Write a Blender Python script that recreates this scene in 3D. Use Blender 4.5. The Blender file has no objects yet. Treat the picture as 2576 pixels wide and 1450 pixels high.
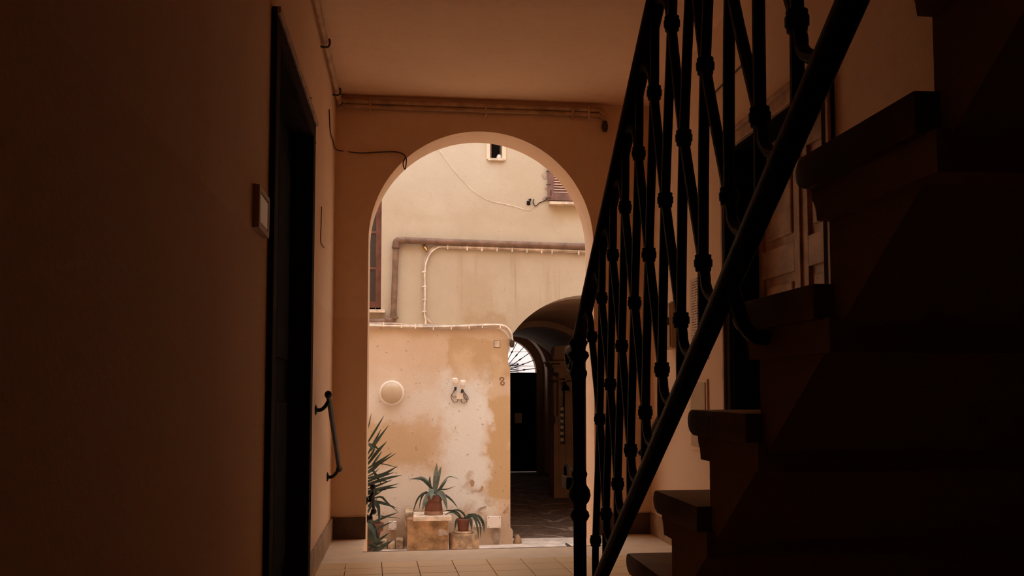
import bpy, bmesh, math, random
from mathutils import Vector, Matrix
random.seed(7)
scene = bpy.context.scene
COL = scene.collection

# ------------------------------------------------------------------ camera
W, H = 2576, 1450
F = 2315.0                      # focal length in pixels
TILT = math.radians(3.5)
VPX, HOR = 1020.0, 985.0        # vanishing point of the hallway axis
PSI = math.atan((W / 2 - VPX) * math.cos(TILT) / F)
PY = HOR - F * math.tan(TILT)   # principal point row (lens shift)
EYE = Vector((0, 0, 1.0))
cd = bpy.data.cameras.new('camera')
cam = bpy.data.objects.new('camera', cd)
COL.objects.link(cam)
cam.location = EYE
cam.rotation_euler = (math.pi / 2 + TILT, 0, -PSI)
cd.sensor_fit = 'HORIZONTAL'
cd.sensor_width = 36
cd.lens = F / W * 36
cd.shift_y = (PY - H / 2) / W
cd.clip_start = 0.02
scene.camera = cam

# ------------------------------------------------------------------ light: open sky over courtyard and street
wd = bpy.data.worlds.new('world')
scene.world = wd
wd.use_nodes = True
bg = wd.node_tree.nodes['Background']
bg.inputs[0].default_value = (1.0, 1.01, 1.07, 1)
bg.inputs[1].default_value = 3.1
scene.view_settings.view_transform = 'Standard'
scene.view_settings.look = 'None'
scene.view_settings.gamma = 1
scene.view_settings.use_curve_mapping = False
scene.view_settings.exposure = 0.0
try:
    scene.cycles.max_bounces = 10
    scene.cycles.diffuse_bounces = 8
    scene.cycles.glossy_bounces = 3
    scene.cycles.use_denoising = True
    scene.cycles.sample_clamp_indirect = 4
except Exception:
    pass

# ------------------------------------------------------------------ pixel to place
FW = Vector((math.sin(PSI) * math.cos(TILT), math.cos(PSI) * math.cos(TILT), math.sin(TILT)))
RT = Vector((math.cos(PSI), -math.sin(PSI), 0))
UP = RT.cross(FW)


def ray(px, py):
    return FW + RT * ((px - W / 2) / F) - UP * ((py - PY) / F)


def onX(px, py, X):
    d = ray(px, py)
    return EYE + d * ((X - EYE.x) / d.x)


def onY(px, py, Y):
    d = ray(px, py)
    return EYE + d * ((Y - EYE.y) / d.y)


def onZ(px, py, Z):
    d = ray(px, py)
    return EYE + d * ((Z - EYE.z) / d.z)


def S(r, g, b):
    def c(v):
        v /= 255.0
        return v / 12.92 if v <= 0.04045 else ((v + 0.055) / 1.055) ** 2.4
    return (c(r), c(g), c(b), 1)


# ------------------------------------------------------------------ materials
class NT:
    def __init__(self, name):
        self.m = bpy.data.materials.new(name)
        self.m.use_nodes = True
        self.t = self.m.node_tree
        self.b = self.t.nodes['Principled BSDF']
        self._p = None

    def n(self, typ, **kw):
        o = self.t.nodes.new(typ)
        for k, v in kw.items():
            setattr(o, k, v)
        return o

    def link(self, a, b):
        self.t.links.new(a, b)

    def pos(self):
        if self._p is None:
            self._p = self.n('ShaderNodeNewGeometry').outputs['Position']
        return self._p

    def noise(self, scale, detail=4, rough=0.55, vec=None, dist=0.0):
        o = self.n('ShaderNodeTexNoise')
        o.inputs['Scale'].default_value = scale
        o.inputs['Detail'].default_value = detail
        o.inputs['Roughness'].default_value = rough
        o.inputs['Distortion'].default_value = dist
        self.link(vec if vec is not None else self.pos(), o.inputs['Vector'])
        return o

    def math(self, op, a, b=None, clamp=False):
        o = self.n('ShaderNodeMath', operation=op, use_clamp=clamp)
        for i, v in enumerate((a, b)):
            if v is None:
                continue
            if isinstance(v, (int, float)):
                o.inputs[i].default_value = v
            else:
                self.link(v, o.inputs[i])
        return o.outputs[0]

    def smooth(self, v, lo, hi, a=0.0, b=1.0):
        o = self.n('ShaderNodeMapRange', interpolation_type='SMOOTHSTEP')
        self.link(v, o.inputs[0])
        for i, x in enumerate((lo, hi, a, b)):
            o.inputs[i + 1].default_value = x
        return o.outputs[0]

    def mix(self, fac, a, b):
        o = self.n('ShaderNodeMix', data_type='RGBA')
        if isinstance(fac, (int, float)):
            o.inputs[0].default_value = fac
        else:
            self.link(fac, o.inputs[0])
        for i, v in ((6, a), (7, b)):
            if isinstance(v, tuple):
                o.inputs[i].default_value = v
            else:
                self.link(v, o.inputs[i])
        return o.outputs[2]

    def scaled(self, v, s):
        o = self.n('ShaderNodeVectorMath', operation='MULTIPLY')
        self.link(v, o.inputs[0])
        o.inputs[1].default_value = s
        return o.outputs[0]

    def bump(self, h, strength, dist=0.01):
        o = self.n('ShaderNodeBump')
        o.inputs['Strength'].default_value = strength
        o.inputs['Distance'].default_value = dist
        self.link(h, o.inputs['Height'])
        self.link(o.outputs[0], self.b.inputs['Normal'])

    def done(self, col, rough=0.8, metal=0.0, spec=0.3):
        if isinstance(col, tuple):
            self.b.inputs['Base Color'].default_value = col
        else:
            self.link(col, self.b.inputs['Base Color'])
        self.b.inputs['Roughness'].default_value = rough
        self.b.inputs['Metallic'].default_value = metal
        self.b.inputs['Specular IOR Level'].default_value = spec
        return self.m


def simple(name, col, rough=0.6, metal=0.0, var=0.25, scale=9.0, bump=0.15, spec=0.3):
    t = NT(name)
    nz = t.noise(scale, 5)
    dark = tuple(c * (1 - var) for c in col[:3]) + (1,)
    lite = tuple(min(1, c * (1 + var)) for c in col[:3]) + (1,)
    c = t.mix(t.smooth(nz.outputs[0], 0.3, 0.7), dark, lite)
    if bump:
        t.bump(t.noise(scale * 6, 3).outputs[0], bump, 0.004)
    return t.done(c, rough, metal, spec)


def plaster(name, a, b, dado=None, dado_z=1.51, bump=0.25, rough=0.85):
    t = NT(name)
    big = t.smooth(t.noise(1.3, 5, 0.6).outputs[0], 0.35, 0.7)
    fine = t.noise(14, 4).outputs[0]
    c = t.mix(big, a, b)
    c = t.mix(t.smooth(fine, 0.45, 0.8, 0, 0.25), c, tuple(x * 0.8 for x in a[:3]) + (1,))
    if dado:
        sep = t.n('ShaderNodeSeparateXYZ')
        t.link(t.pos(), sep.inputs[0])
        k = t.smooth(sep.outputs[2], dado_z - 0.004, dado_z + 0.004, 1, 0)
        dc = t.mix(big, dado, tuple(x * 1.06 for x in dado[:3]) + (1,))
        c = t.mix(k, c, dc)
    hb = t.math('ADD', t.math('MULTIPLY', t.noise(5, 3).outputs[0], 1.5), t.noise(60, 3).outputs[0])
    t.bump(hb, bump, 0.006)
    return t.done(c, rough, 0, 0.25)


M = {}
M['hall'] = plaster('hall_plaster', (0.80, 0.565, 0.375, 1), (0.85, 0.61, 0.41, 1), dado=(0.76, 0.52, 0.335, 1))
M['ceil'] = plaster('hall_ceiling_plaster', (0.80, 0.535, 0.33, 1), (0.84, 0.575, 0.365, 1))
M['facade'] = plaster('courtyard_plaster', (0.76, 0.61, 0.45, 1), (0.82, 0.67, 0.51, 1))
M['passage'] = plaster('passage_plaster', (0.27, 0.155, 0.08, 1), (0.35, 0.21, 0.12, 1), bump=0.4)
M['stair_plaster'] = plaster('stair_plaster', (0.36, 0.25, 0.18, 1), (0.41, 0.29, 0.21, 1))
M['stone_base'] = simple('stone_baseboard', (0.36, 0.23, 0.13, 1), 0.6)
M['stone_base_arch'] = simple('arch_baseboard_darker', (0.085, 0.05, 0.03, 1), 0.5)  # darker variant of the baseboard tone, used on the arch wall
M['end_plaster'] = plaster('passage_end_plaster', (0.66, 0.47, 0.33, 1), (0.72, 0.53, 0.38, 1))
M['tread'] = simple('worn_stone_tread', (0.20, 0.12, 0.07, 1), 0.42, bump=0.5)
M['iron'] = simple('black_wrought_iron', (0.012, 0.009, 0.008, 1), 0.5, 0.6, bump=0.3, scale=30)
M['pipe'] = simple('brown_painted_pipe', (0.22, 0.13, 0.088, 1), 0.6)
M['conduit'] = simple('hall_conduit_paint', (0.50, 0.33, 0.20, 1), 0.6)
M['cable'] = simple('pale_cable', (0.52, 0.40, 0.31, 1), 0.55)
M['cable_dark'] = simple('dark_cable', (0.06, 0.035, 0.02, 1), 0.6)
M['clip'] = simple('white_cable_clip', (0.82, 0.72, 0.62, 1), 0.5)
M['blackdoor'] = simple('black_lacquered_wood', (0.004, 0.0025, 0.002, 1), 0.85, spec=0.05)
M['casing'] = simple('dark_red_brown_wood', (0.02, 0.009, 0.006, 1), 0.8, spec=0.05)
M['doorwood'] = simple('brown_door_wood', (0.42, 0.25, 0.145, 1), 0.45, bump=0.3)
M['brass'] = simple('worn_brass', (0.45, 0.27, 0.10, 1), 0.35, 0.9)
M['white_plastic'] = simple('cream_plastic', (0.88, 0.79, 0.70, 1), 0.4, var=0.03, bump=0.03)
M['opal'] = simple('opal_glass_cover', (0.58, 0.45, 0.31, 1), 0.3, var=0.03, bump=0.0, spec=0.5)
M['terracotta'] = simple('terracotta', (0.17, 0.062, 0.036, 1), 0.75, bump=0.4)
M['terracotta_pale'] = simple('limed_terracotta', (0.30, 0.17, 0.11, 1), 0.8, bump=0.4)
M['soil'] = simple('potting_soil', (0.05, 0.03, 0.02, 1), 0.95, bump=1.0, scale=40)
M['agave'] = simple('agave_leaf', (0.14, 0.165, 0.13, 1), 0.7, var=0.35, scale=12)
M['agave_dark'] = simple('dark_agave_leaf', (0.042, 0.056, 0.038, 1), 0.65, var=0.35, scale=12)
M['palm'] = simple('yucca_leaf', (0.036, 0.046, 0.028, 1), 0.7, var=0.5, scale=10)
M['bark'] = simple('yucca_bark', (0.16, 0.09, 0.05, 1), 0.9, bump=0.8, scale=25)
M['marble'] = simple('weathered_marble', (0.74, 0.60, 0.46, 1), 0.55, bump=0.25, scale=14)
M['shutter'] = simple('red_brown_shutter_paint', (0.20, 0.105, 0.082, 1), 0.6)
M['slat'] = simple('shutter_slat_paint', (0.52, 0.33, 0.26, 1), 0.6)
M['window_wood'] = simple('mahogany_window_paint', (0.16, 0.06, 0.04, 1), 0.5)
M['curtain'] = simple('grey_curtain', (0.30, 0.24, 0.20, 1), 0.8, scale=20)
M['dark_room'] = simple('dark_interior', (0.02, 0.014, 0.01, 1), 0.9)
M['paper'] = simple('aged_paper', (0.62, 0.48, 0.36, 1), 0.9, var=0.06, bump=0)
M['letterbox'] = simple('grey_letterbox', (0.14, 0.10, 0.08, 1), 0.5)
M['street_white'] = plaster('street_white_plaster', (0.56, 0.475, 0.43, 1), (0.61, 0.52, 0.475, 1))
M['louvre_grey'] = simple('grey_louvre', (0.20, 0.18, 0.19, 1), 0.6)
M['street_floor'] = simple('street_paving', (0.45, 0.42, 0.40, 1), 0.8)
M['rust'] = simple('rusty_paint_mark', (0.22, 0.10, 0.05, 1), 0.9)
M['meter'] = simple('painted_panel', (0.46, 0.31, 0.18, 1), 0.55, var=0.06)
M['court_paving'] = simple('pale_court_paving', (0.74, 0.63, 0.53, 1), 0.7, bump=0.5, scale=6)
M['flake'] = simple('grey_bare_plaster', (0.42, 0.32, 0.25, 1), 0.95, var=0.3, scale=12, bump=0.6)
M['old_stone'] = simple('old_pitted_stone', (0.50, 0.35, 0.22, 1), 0.95, var=0.45, scale=11, bump=1.0)

# pane glass
g = NT('window_glass')
g.b.inputs['Transmission Weight'].default_value = 0.6
M['glass'] = g.done((0.10, 0.075, 0.06, 1), 0.08, 0, 0.6)

# hall floor tile, each tile slightly its own tone
t = NT('hall_floor_tile')
oi = t.n('ShaderNodeObjectInfo')
v = t.mix(oi.outputs['Random'], (0.90, 0.61, 0.30, 1), (0.95, 0.66, 0.34, 1))
v = t.mix(t.smooth(t.noise(9, 5).outputs[0], 0.4, 0.8, 0, 0.35), v, (0.74, 0.50, 0.29, 1))
M['tile'] = t.done(v, 0.32, 0, 0.5)
M['slab'] = simple('threshold_stone', (0.90, 0.67, 0.44, 1), 0.4, var=0.06, bump=0.1)
M['grout'] = simple('floor_grout', (0.24, 0.15, 0.085, 1), 0.9)

# cobbled passage: small setts laid in arcs
t = NT('cobbled_passage_floor')
vor = t.n('ShaderNodeTexVoronoi', feature='DISTANCE_TO_EDGE')
vor.inputs['Scale'].default_value = 9
t.link(t.pos(), vor.inputs['Vector'])
sep = t.n('ShaderNodeSeparateXYZ')
wob = t.noise(2.0, 3)
add = t.n('ShaderNodeVectorMath', operation='ADD')
t.link(t.pos(), add.inputs[0])
t.link(t.scaled(wob.outputs[1], (0.25, 0.25, 0)), add.inputs[1])
t.link(add.outputs[0], sep.inputs[0])
fx = t.math('SUBTRACT', t.math('FRACT', t.math('DIVIDE', sep.outputs[0], 1.1)), 0.5)
fy = t.math('FRACT', t.math('DIVIDE', sep.outputs[1], 0.8))
dx = t.math('MULTIPLY', fx, 1.1)
dy = t.math('MULTIPLY', fy, 0.8)
rr = t.math('SQRT', t.math('ADD', t.math('MULTIPLY', dx, dx), t.math('MULTIPLY', dy, dy)))
arc = t.smooth(t.math('ABSOLUTE', t.math('SUBTRACT', rr, 0.52)), 0.01, 0.045, 1, 0)
arc = t.math('MULTIPLY', arc, t.smooth(t.noise(3.0, 3).outputs[0], 0.36, 0.55))
joint = t.smooth(vor.outputs['Distance'], 0.02, 0.1, 1, 0)
c = t.mix(t.smooth(t.noise(4, 5).outputs[0], 0.3, 0.7), (0.13, 0.08, 0.052, 1), (0.21, 0.14, 0.10, 1))
c = t.mix(t.math('MULTIPLY', joint, 0.5), c, (0.05, 0.032, 0.02, 1))
c = t.mix(t.math('MULTIPLY', arc, 0.85), c, (0.42, 0.31, 0.24, 1))
t.bump(vor.outputs['Distance'], 0.6, 0.03)
M['cobble'] = t.done(c, 0.8, 0, 0.15)

# ------------------------------------------------------------------ mesh helpers
ORG = {}


class MB:
    def __init__(self):
        self.v, self.f = [], []

    def box(self, lo, hi):
        b = len(self.v)
        for z in (lo[2], hi[2]):
            for x, y in ((lo[0], lo[1]), (hi[0], lo[1]), (hi[0], hi[1]), (lo[0], hi[1])):
                self.v.append((x, y, z))
        self.f += [tuple(b + i for i in q) for q in
                   ((3, 2, 1, 0), (4, 5, 6, 7), (0, 1, 5, 4), (1, 2, 6, 5), (2, 3, 7, 6), (3, 0, 4, 7))]
        return self

    def prism(self, poly, lo, hi, axis='y'):
        """poly is 2D; axis y: (x, z) swept over y; axis x: (y, z) swept over x; axis z: (x, y) swept over z"""
        b, n = len(self.v), len(poly)
        for d in (lo, hi):
            for p in poly:
                self.v.append((p[0], d, p[1]) if axis == 'y' else (d, p[0], p[1]) if axis == 'x' else (p[0], p[1], d))
        self.f.append(tuple(b + i for i in range(n)))
        self.f.append(tuple(b + n + i for i in reversed(range(n))))
        for i in range(n):
            j = (i + 1) % n
            self.f.append((b + j, b + i, b + n + i, b + n + j))
        return self

    def tube(self, pts, r, n=8, cap=True, flat=None):
        pts = [Vector(p) for p in pts]
        k = len(pts)
        rs = r if isinstance(r, (list, tuple)) else [r] * k
        b = len(self.v)
        tan = []
        for i in range(k):
            d = pts[min(i + 1, k - 1)] - pts[max(i - 1, 0)]
            tan.append(d.normalized() if d.length > 1e-9 else Vector((0, 0, 1)))
        ref = Vector((1, 0, 0)) if abs(tan[0].x) < 0.8 else Vector((0, 1, 0))
        nv = (ref - tan[0] * ref.dot(tan[0])).normalized()
        for i in range(k):
            nv = (nv - tan[i] * nv.dot(tan[i])).normalized()
            bi = tan[i].cross(nv)
            for j in range(n):
                a = 2 * math.pi * (j + 0.5) / n
                s = flat if flat else 1.0
                self.v.append(tuple(pts[i] + nv * (math.cos(a) * rs[i]) + bi * (math.sin(a) * rs[i] * s)))
        for i in range(k - 1):
            for j in range(n):
                q = (j + 1) % n
                self.f.append((b + i * n + j, b + i * n + q, b + (i + 1) * n + q, b + (i + 1) * n + j))
        if cap:
            self.f.append(tuple(b + j for j in reversed(range(n))))
            self.f.append(tuple(b + (k - 1) * n + j for j in range(n)))
        return self

    def lathe(self, prof, base, axis=(0, 0, 1), n=20):
        """prof: (height along the axis, radius)"""
        ax = Vector(axis).normalized()
        ref = Vector((1, 0, 0)) if abs(ax.x) < 0.8 else Vector((0, 1, 0))
        u = (ref - ax * ref.dot(ax)).normalized()
        w = ax.cross(u)
        b, base = len(self.v), Vector(base)
        for h, r in prof:
            for j in range(n):
                a = 2 * math.pi * j / n
                self.v.append(tuple(base + ax * h + u * (r * math.cos(a)) + w * (r * math.sin(a))))
        k = len(prof)
        for i in range(k - 1):
            for j in range(n):
                q = (j + 1) % n
                self.f.append((b + i * n + j, b + i * n + q, b + (i + 1) * n + q, b + (i + 1) * n + j))
        self.f.append(tuple(b + j for j in reversed(range(n))))
        self.f.append(tuple(b + (k - 1) * n + j for j in range(n)))
        return self

    def leaf(self, pts, width, fold=0.35, side=None, thick=0.004):
        """a pointed leaf along pts, closed diamond section"""
        pts = spline(pts, 9)
        k = len(pts)
        b = len(self.v)
        for i, p in enumerate(pts):
            s = i / (k - 1)
            w = width * 0.5 * (0.55 + 0.9 * s if s < 0.4 else 0.91 * (1 - ((s - 0.4) / 0.6) ** 1.6)) + 0.0006
            d = (pts[min(i + 1, k - 1)] - pts[max(i - 1, 0)]).normalized()
            sd = d.cross(side if side else Vector((0, -1, 0.35)))
            sd = sd.normalized() if sd.length > 1e-4 else Vector((1, 0, 0))
            nn = sd.cross(d).normalized()
            self.v += [tuple(p - sd * w + nn * (w * fold)), tuple(p + nn * thick),
                       tuple(p + sd * w + nn * (w * fold)), tuple(p - nn * thick)]
        for i in range(k - 1):
            for j in range(4):
                q = (j + 1) % 4
                self.f.append((b + i * 4 + j, b + i * 4 + q, b + (i + 1) * 4 + q, b + (i + 1) * 4 + j))
        self.f.append((b + 3, b + 2, b + 1, b))
        self.f.append(tuple(b + (k - 1) * 4 + j for j in range(4)))
        return self

    def mesh(self, name, smooth=False, bevel=0.0, seg=2, origin=None):
        bm = bmesh.new()
        vs = [bm.verts.new(p) for p in self.v]
        for f in self.f:
            try:
                bm.faces.new([vs[i] for i in f])
            except ValueError:
                pass
        bmesh.ops.recalc_face_normals(bm, faces=bm.faces)
        if bevel:
            bmesh.ops.bevel(bm, geom=list(bm.edges), offset=bevel, segments=seg, profile=0.6, affect='EDGES', clamp_overlap=True)
        if origin is None:
            xs = [v.co for v in bm.verts]
            lo = Vector([min(p[i] for p in xs) for i in range(3)])
            hi = Vector([max(p[i] for p in xs) for i in range(3)])
            origin = Vector(((lo.x + hi.x) / 2, (lo.y + hi.y) / 2, lo.z))
        bmesh.ops.translate(bm, verts=bm.verts, vec=-Vector(origin))
        me = bpy.data.meshes.new(name)
        bm.to_mesh(me)
        bm.free()
        if smooth:
            for p in me.polygons:
                p.use_smooth = True
            try:
                me.set_sharp_from_angle(angle=math.radians(40))
            except Exception:
                pass
        return me, Vector(origin)

    def build(self, name, mat, parent=None, smooth=False, bevel=0.0, seg=2):
        me, org = self.mesh(name, smooth, bevel, seg)
        me.materials.append(M[mat] if isinstance(mat, str) else mat)
        return place(name, me, org, parent)


def place(name, me, org, parent=None):
    o = bpy.data.objects.new(name, me)
    COL.objects.link(o)
    o.location = Vector(org) - (ORG[parent.name] if parent else Vector((0, 0, 0)))
    o.parent = parent
    ORG[o.name] = Vector(org)
    return o


def spline(pts, n):
    pts = [Vector(p) for p in pts]
    if len(pts) < 3:
        return [pts[0].lerp(pts[-1], i / (n - 1)) for i in range(n)]
    P = [pts[0] * 2 - pts[1]] + pts + [pts[-1] * 2 - pts[-2]]
    m = len(pts) - 1
    out = []
    for i in range(n):
        u = i / (n - 1) * m
        k = min(int(u), m - 1)
        s = u - k
        a, b, c, d = P[k:k + 4]
        out.append(0.5 * (2 * b + (c - a) * s + (2 * a - 5 * b + 4 * c - d) * s * s + (3 * b - a - 3 * c + d) * s ** 3))
    return out


def tag(o, label, cat, group=None):
    o['label'] = label
    o['category'] = cat
    if group:
        o['group'] = group
    return o


def thing(name, label, cat, loc, group=None):
    o = bpy.data.objects.new(name, None)
    COL.objects.link(o)
    o.location = loc
    o.empty_display_size = 0.1
    ORG[o.name] = Vector(loc)
    return tag(o, label, cat, group)


def struct(o):
    o['kind'] = 'structure'
    return o


def cut(o, boxes):
    """cut rectangular openings through a wall object"""
    m = MB()
    for lo, hi in boxes:
        m.box(lo, hi)
    me, org = m.mesh('cutter')
    c = bpy.data.objects.new('cutter', me)
    c.location = org
    COL.objects.link(c)
    md = o.modifiers.new('cut', 'BOOLEAN')
    md.operation = 'DIFFERENCE'
    md.solver = 'EXACT'
    md.object = c
    bpy.context.view_layer.update()
    dg = bpy.context.evaluated_depsgraph_get()
    new = bpy.data.meshes.new_from_object(o.evaluated_get(dg))
    o.modifiers.clear()
    o.data = new
    bpy.data.objects.remove(c)


# ================================================================== HALL
XL, XR, YF = -0.495, 1.73, 6.39      # left wall, right wall, arch wall
ZC = 3.06                            # ceiling
YB = -5.0                            # wall behind the camera
WT = 0.30                            # arch wall thickness
DROP = -0.8                          # courtyard level
ALX, ARX, ATOP = -0.262, 1.322, 2.835
ACX, AR = (ALX + ARX) / 2, (ARX - ALX) / 2
YA = YF + WT                         # courtyard face of the arch wall
YBLK, YU = 10.9, 11.3                # lower block face, upper far wall face
CXL, CXR, CTOP = -4.5, 5.2, 7.0


def arch_outline(xl, xr, zb, top, n=40, rise=None):
    cx, r = (xl + xr) / 2, (xr - xl) / 2
    rise = rise or r
    pts = [(xl, zb)]
    for i in range(n + 1):
        a = math.pi * (1 - i / n)
        pts.append((cx + r * math.cos(a), top - rise + rise * math.sin(a)))
    pts.append((xr, zb))
    return pts


# arch wall: hall side and courtyard side in one
poly = [(CXL, DROP)] + arch_outline(ALX, ARX, DROP, ATOP, 56) + [(CXR, DROP), (CXR, CTOP), (CXL, CTOP)]
o = struct(MB().prism(poly, YF, YA).build('wall_arch', 'hall'))

# left wall with the doorway cut out
DY0, DY1, DZ = 3.43, 4.74, 2.33
o = struct(MB().box((XL - 0.35, YB, -0.8), (XL, YF, 5.2)).build('wall_left', 'hall'))
cut(o, [((XL - 0.16, DY0, 0.0), (XL + 0.1, DY1, DZ))])
# right wall with the doorway cut out
RY0, RY1, RZ = 3.60, 4.72, 2.30
o = struct(MB().box((XR, YB, -0.8), (XR + 0.35, YF, 5.2)).build('wall_right', 'hall'))
cut(o, [((XR - 0.1, RY0, 0.0), (XR + 0.26, RY1, RZ))])
struct(MB().box((XL - 0.35, YB - 0.3, -0.8), (XR + 0.35, YB, 5.2)).build('wall_back', 'stone_base'))  # unseen; set far back and dark to dim the near end of the hall
# ceiling with a stairwell opening on the right near the viewer
SWY = 3.0
poly = [(XL, YB), (0.56, YB), (0.56, SWY), (XR, SWY), (XR, YF), (XL, YF)]
struct(MB().prism(poly, ZC, ZC + 0.3, 'z').build('ceiling', 'ceil'))
struct(MB().box((XL - 0.35, YB - 0.3, 5.2), (XR + 0.35, YF, 5.4)).build('ceiling_stairwell', 'ceil'))
struct(MB().box((XL, SWY, ZC + 0.3), (XR, SWY + 0.15, 5.2)).build('wall_stairwell', 'hall'))

# floor: screed, tiles one by one where they can be told apart, threshold slab with the notch of the steps
TH_L, TH_R = onZ(925, 1390, 0), onZ(1520, 1373, 0)
ROT = math.atan2(TH_R.y - TH_L.y, TH_R.x - TH_L.x) * 0.75
TW, TD = 0.206, 0.182
J0 = onZ(870, 1417, 0)


def edge_y(x, y0):
    return y0 + (x - J0.x) * math.tan(ROT)


fl = MB().prism([(XL, YB), (XR, YB), (XR, edge_y(XR, 5.86)), (XL, edge_y(XL, 5.86))], -0.25, -0.012, 'z').build('floor', 'grout')
struct(fl)
slab_front = J0.y
YN = 5.868                            # nosing of the top step down
nl, nr = ALX, ARX
poly = [(XL, edge_y(XL, slab_front)), (XR, edge_y(XR, slab_front)), (XR, YF), (nr, YF), (nr, edge_y(nr, YN)),
        (nl, edge_y(nl, YN)), (nl, YF), (XL, YF)]
MB().prism(poly, -0.05, 0.0, 'z').build('threshold_slab', 'slab', fl, bevel=0.004)
MB().prism([(nl, edge_y(nl, YN)), (nr, edge_y(nr, YN)), (nr, edge_y(nr, YN) + 0.012), (nl, edge_y(nl, YN) + 0.012)], -0.05, 0.001, 'z').build('edge_strip', 'pipe', fl)
MB().prism([(XL, 5.87), (nl, 5.87), (nl, YF), (XL, YF)], -0.8, -0.05, 'z').build('step_cheek', 'slab', fl)
MB().prism([(nr, 5.95), (XR, 5.95), (XR, YF), (nr, YF)], -0.8, -0.05, 'z').build('step_cheek', 'slab', fl)
tile_me, _ = MB().box((-TW / 2 + 0.0018, -TD / 2 + 0.0018, -0.012), (TW / 2 - 0.0018, TD / 2 - 0.0018, 0.0)).mesh('tile', bevel=0.0012, seg=1, origin=(0, 0, 0))
tile_me.materials.append(M['tile'])
cr, sr = math.cos(ROT), math.sin(ROT)
big = MB()
for j in range(0, 42):
    for i in range(-3, 14):
        u, w = (i + 0.5) * TW, -(j + 0.5) * TD
        x, y = J0.x + u * cr - w * sr, J0.y + u * sr + w * cr
        if y < YB + 0.2:
            continue
        if XL + TW / 2 + 0.004 < x < XR - TW / 2 - 0.004 and j < 12:
            o = place('tile', tile_me, (x, y, 0), fl)
            o.rotation_euler.z = ROT
        else:
            x0, x1 = max(x - TW / 2 + 0.0018, XL), min(x + TW / 2 - 0.0018, XR)
            if x1 - x0 > 0.01:
                s = math.tan(ROT)
                b = len(big.v)
                q = [(a, y + c + (a - x) * s) for a, c in ((x0, -TD / 2 + .0018), (x1, -TD / 2 + .0018), (x1, TD / 2 - .0018), (x0, TD / 2 - .0018))]
                big.prism(q, -0.012, 0.0, 'z')
o = big.build('tile_field', 'tile', fl)
o['kind'] = 'stuff'

# steps going down through the arch
steps = thing('entrance_steps', 'pale stone steps going down through the arch to the courtyard', 'steps', (ACX, 6.4, DROP))
for k in range(4):
    y0 = 5.87 + 0.27 * k
    MB().box((nl, y0 - 0.0, DROP), (nr, y0 + 0.30, -0.16 * (k + 1))).build('step', 'slab', steps, bevel=0.008)

# baseboards
BH = 0.147


def baseboard(name, lo, hi):
    return struct(MB().box(lo, hi).build(name, 'stone_base_arch' if 'arch' in name else 'stone_base', bevel=0.003))


baseboard('baseboard_left', (XL, DY1 + 0.09, 0), (XL + 0.014, YF, BH))
baseboard('baseboard_left_near', (XL, YB, 0), (XL + 0.014, DY0 - 0.09, BH))
baseboard('baseboard_arch_left', (XL + 0.014, YF - 0.014, 0), (ALX, YF, BH))
baseboard('baseboard_arch_right', (ARX, YF - 0.014, 0), (XR - 0.014, YF, BH))
baseboard('baseboard_right', (XR - 0.014, RY1 + 0.09, 0), (XR, YF, BH))

# ------------------------------------------------------------------ left door (closed, black)
d = struct(thing('door_1', 'closed black door with thin red-brown casing in the left wall', 'door', (XL, (DY0 + DY1) / 2, 0)))
del d['category']
MB().box((XL - 0.13, DY0 + 0.03, 0.005), (XL - 0.085, DY1 - 0.03, DZ - 0.03)).build('door_leaf', 'blackdoor', d, bevel=0.003)
for z0, z1 in ((0.2, 0.95), (1.15, 2.1)):
    for a, b in ((DY0 + 0.16, (DY0 + DY1) / 2 - 0.08), ((DY0 + DY1) / 2 + 0.08, DY1 - 0.16)):
        MB().box((XL - 0.088, a, z0), (XL - 0.074, b, z1)).build('door_panel', 'blackdoor', d, bevel=0.006)
for y0, y1 in ((DY0 - 0.075, DY0 + 0.03), (DY1 - 0.03, DY1 + 0.075)):
    MB().box((XL - 0.15, min(y0, y1) + 0.075 if y0 < 4 else y0, 0), (XL, y1 if y0 < 4 else y1 - 0.075, DZ)).build('jamb', 'casing', d)
    MB().box((XL, y0, 0), (XL + 0.022, y1, DZ + 0.075)).build('casing', 'casing', d, bevel=0.006)
MB().box((XL - 0.15, DY0, DZ - 0.03), (XL, DY1, DZ)).build('jamb', 'casing', d)
MB().box((XL, DY0 + 0.03, DZ - 0.03), (XL + 0.022, DY1 - 0.03, DZ + 0.075)).build('casing', 'casing', d, bevel=0.006)
MB().box((XL + 0.02, DY0 - 0.075, DZ + 0.05), (XL + 0.034, DY1 + 0.075, DZ + 0.075)).build('casing_moulding', 'doorwood', d, bevel=0.004)  # lighter wood puts the lit look of the header into the colour
k = onX(687, 862, XL - 0.03)
MB().lathe([(0, 0.012), (0.03, 0.012), (0.032, 0.026), (0.05, 0.034), (0.068, 0.03), (0.076, 0.012)], (XL - 0.085, 3.60, 1.185), (1, 0, 0), 18).build('door_knob', 'brass', d, smooth=True)

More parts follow.
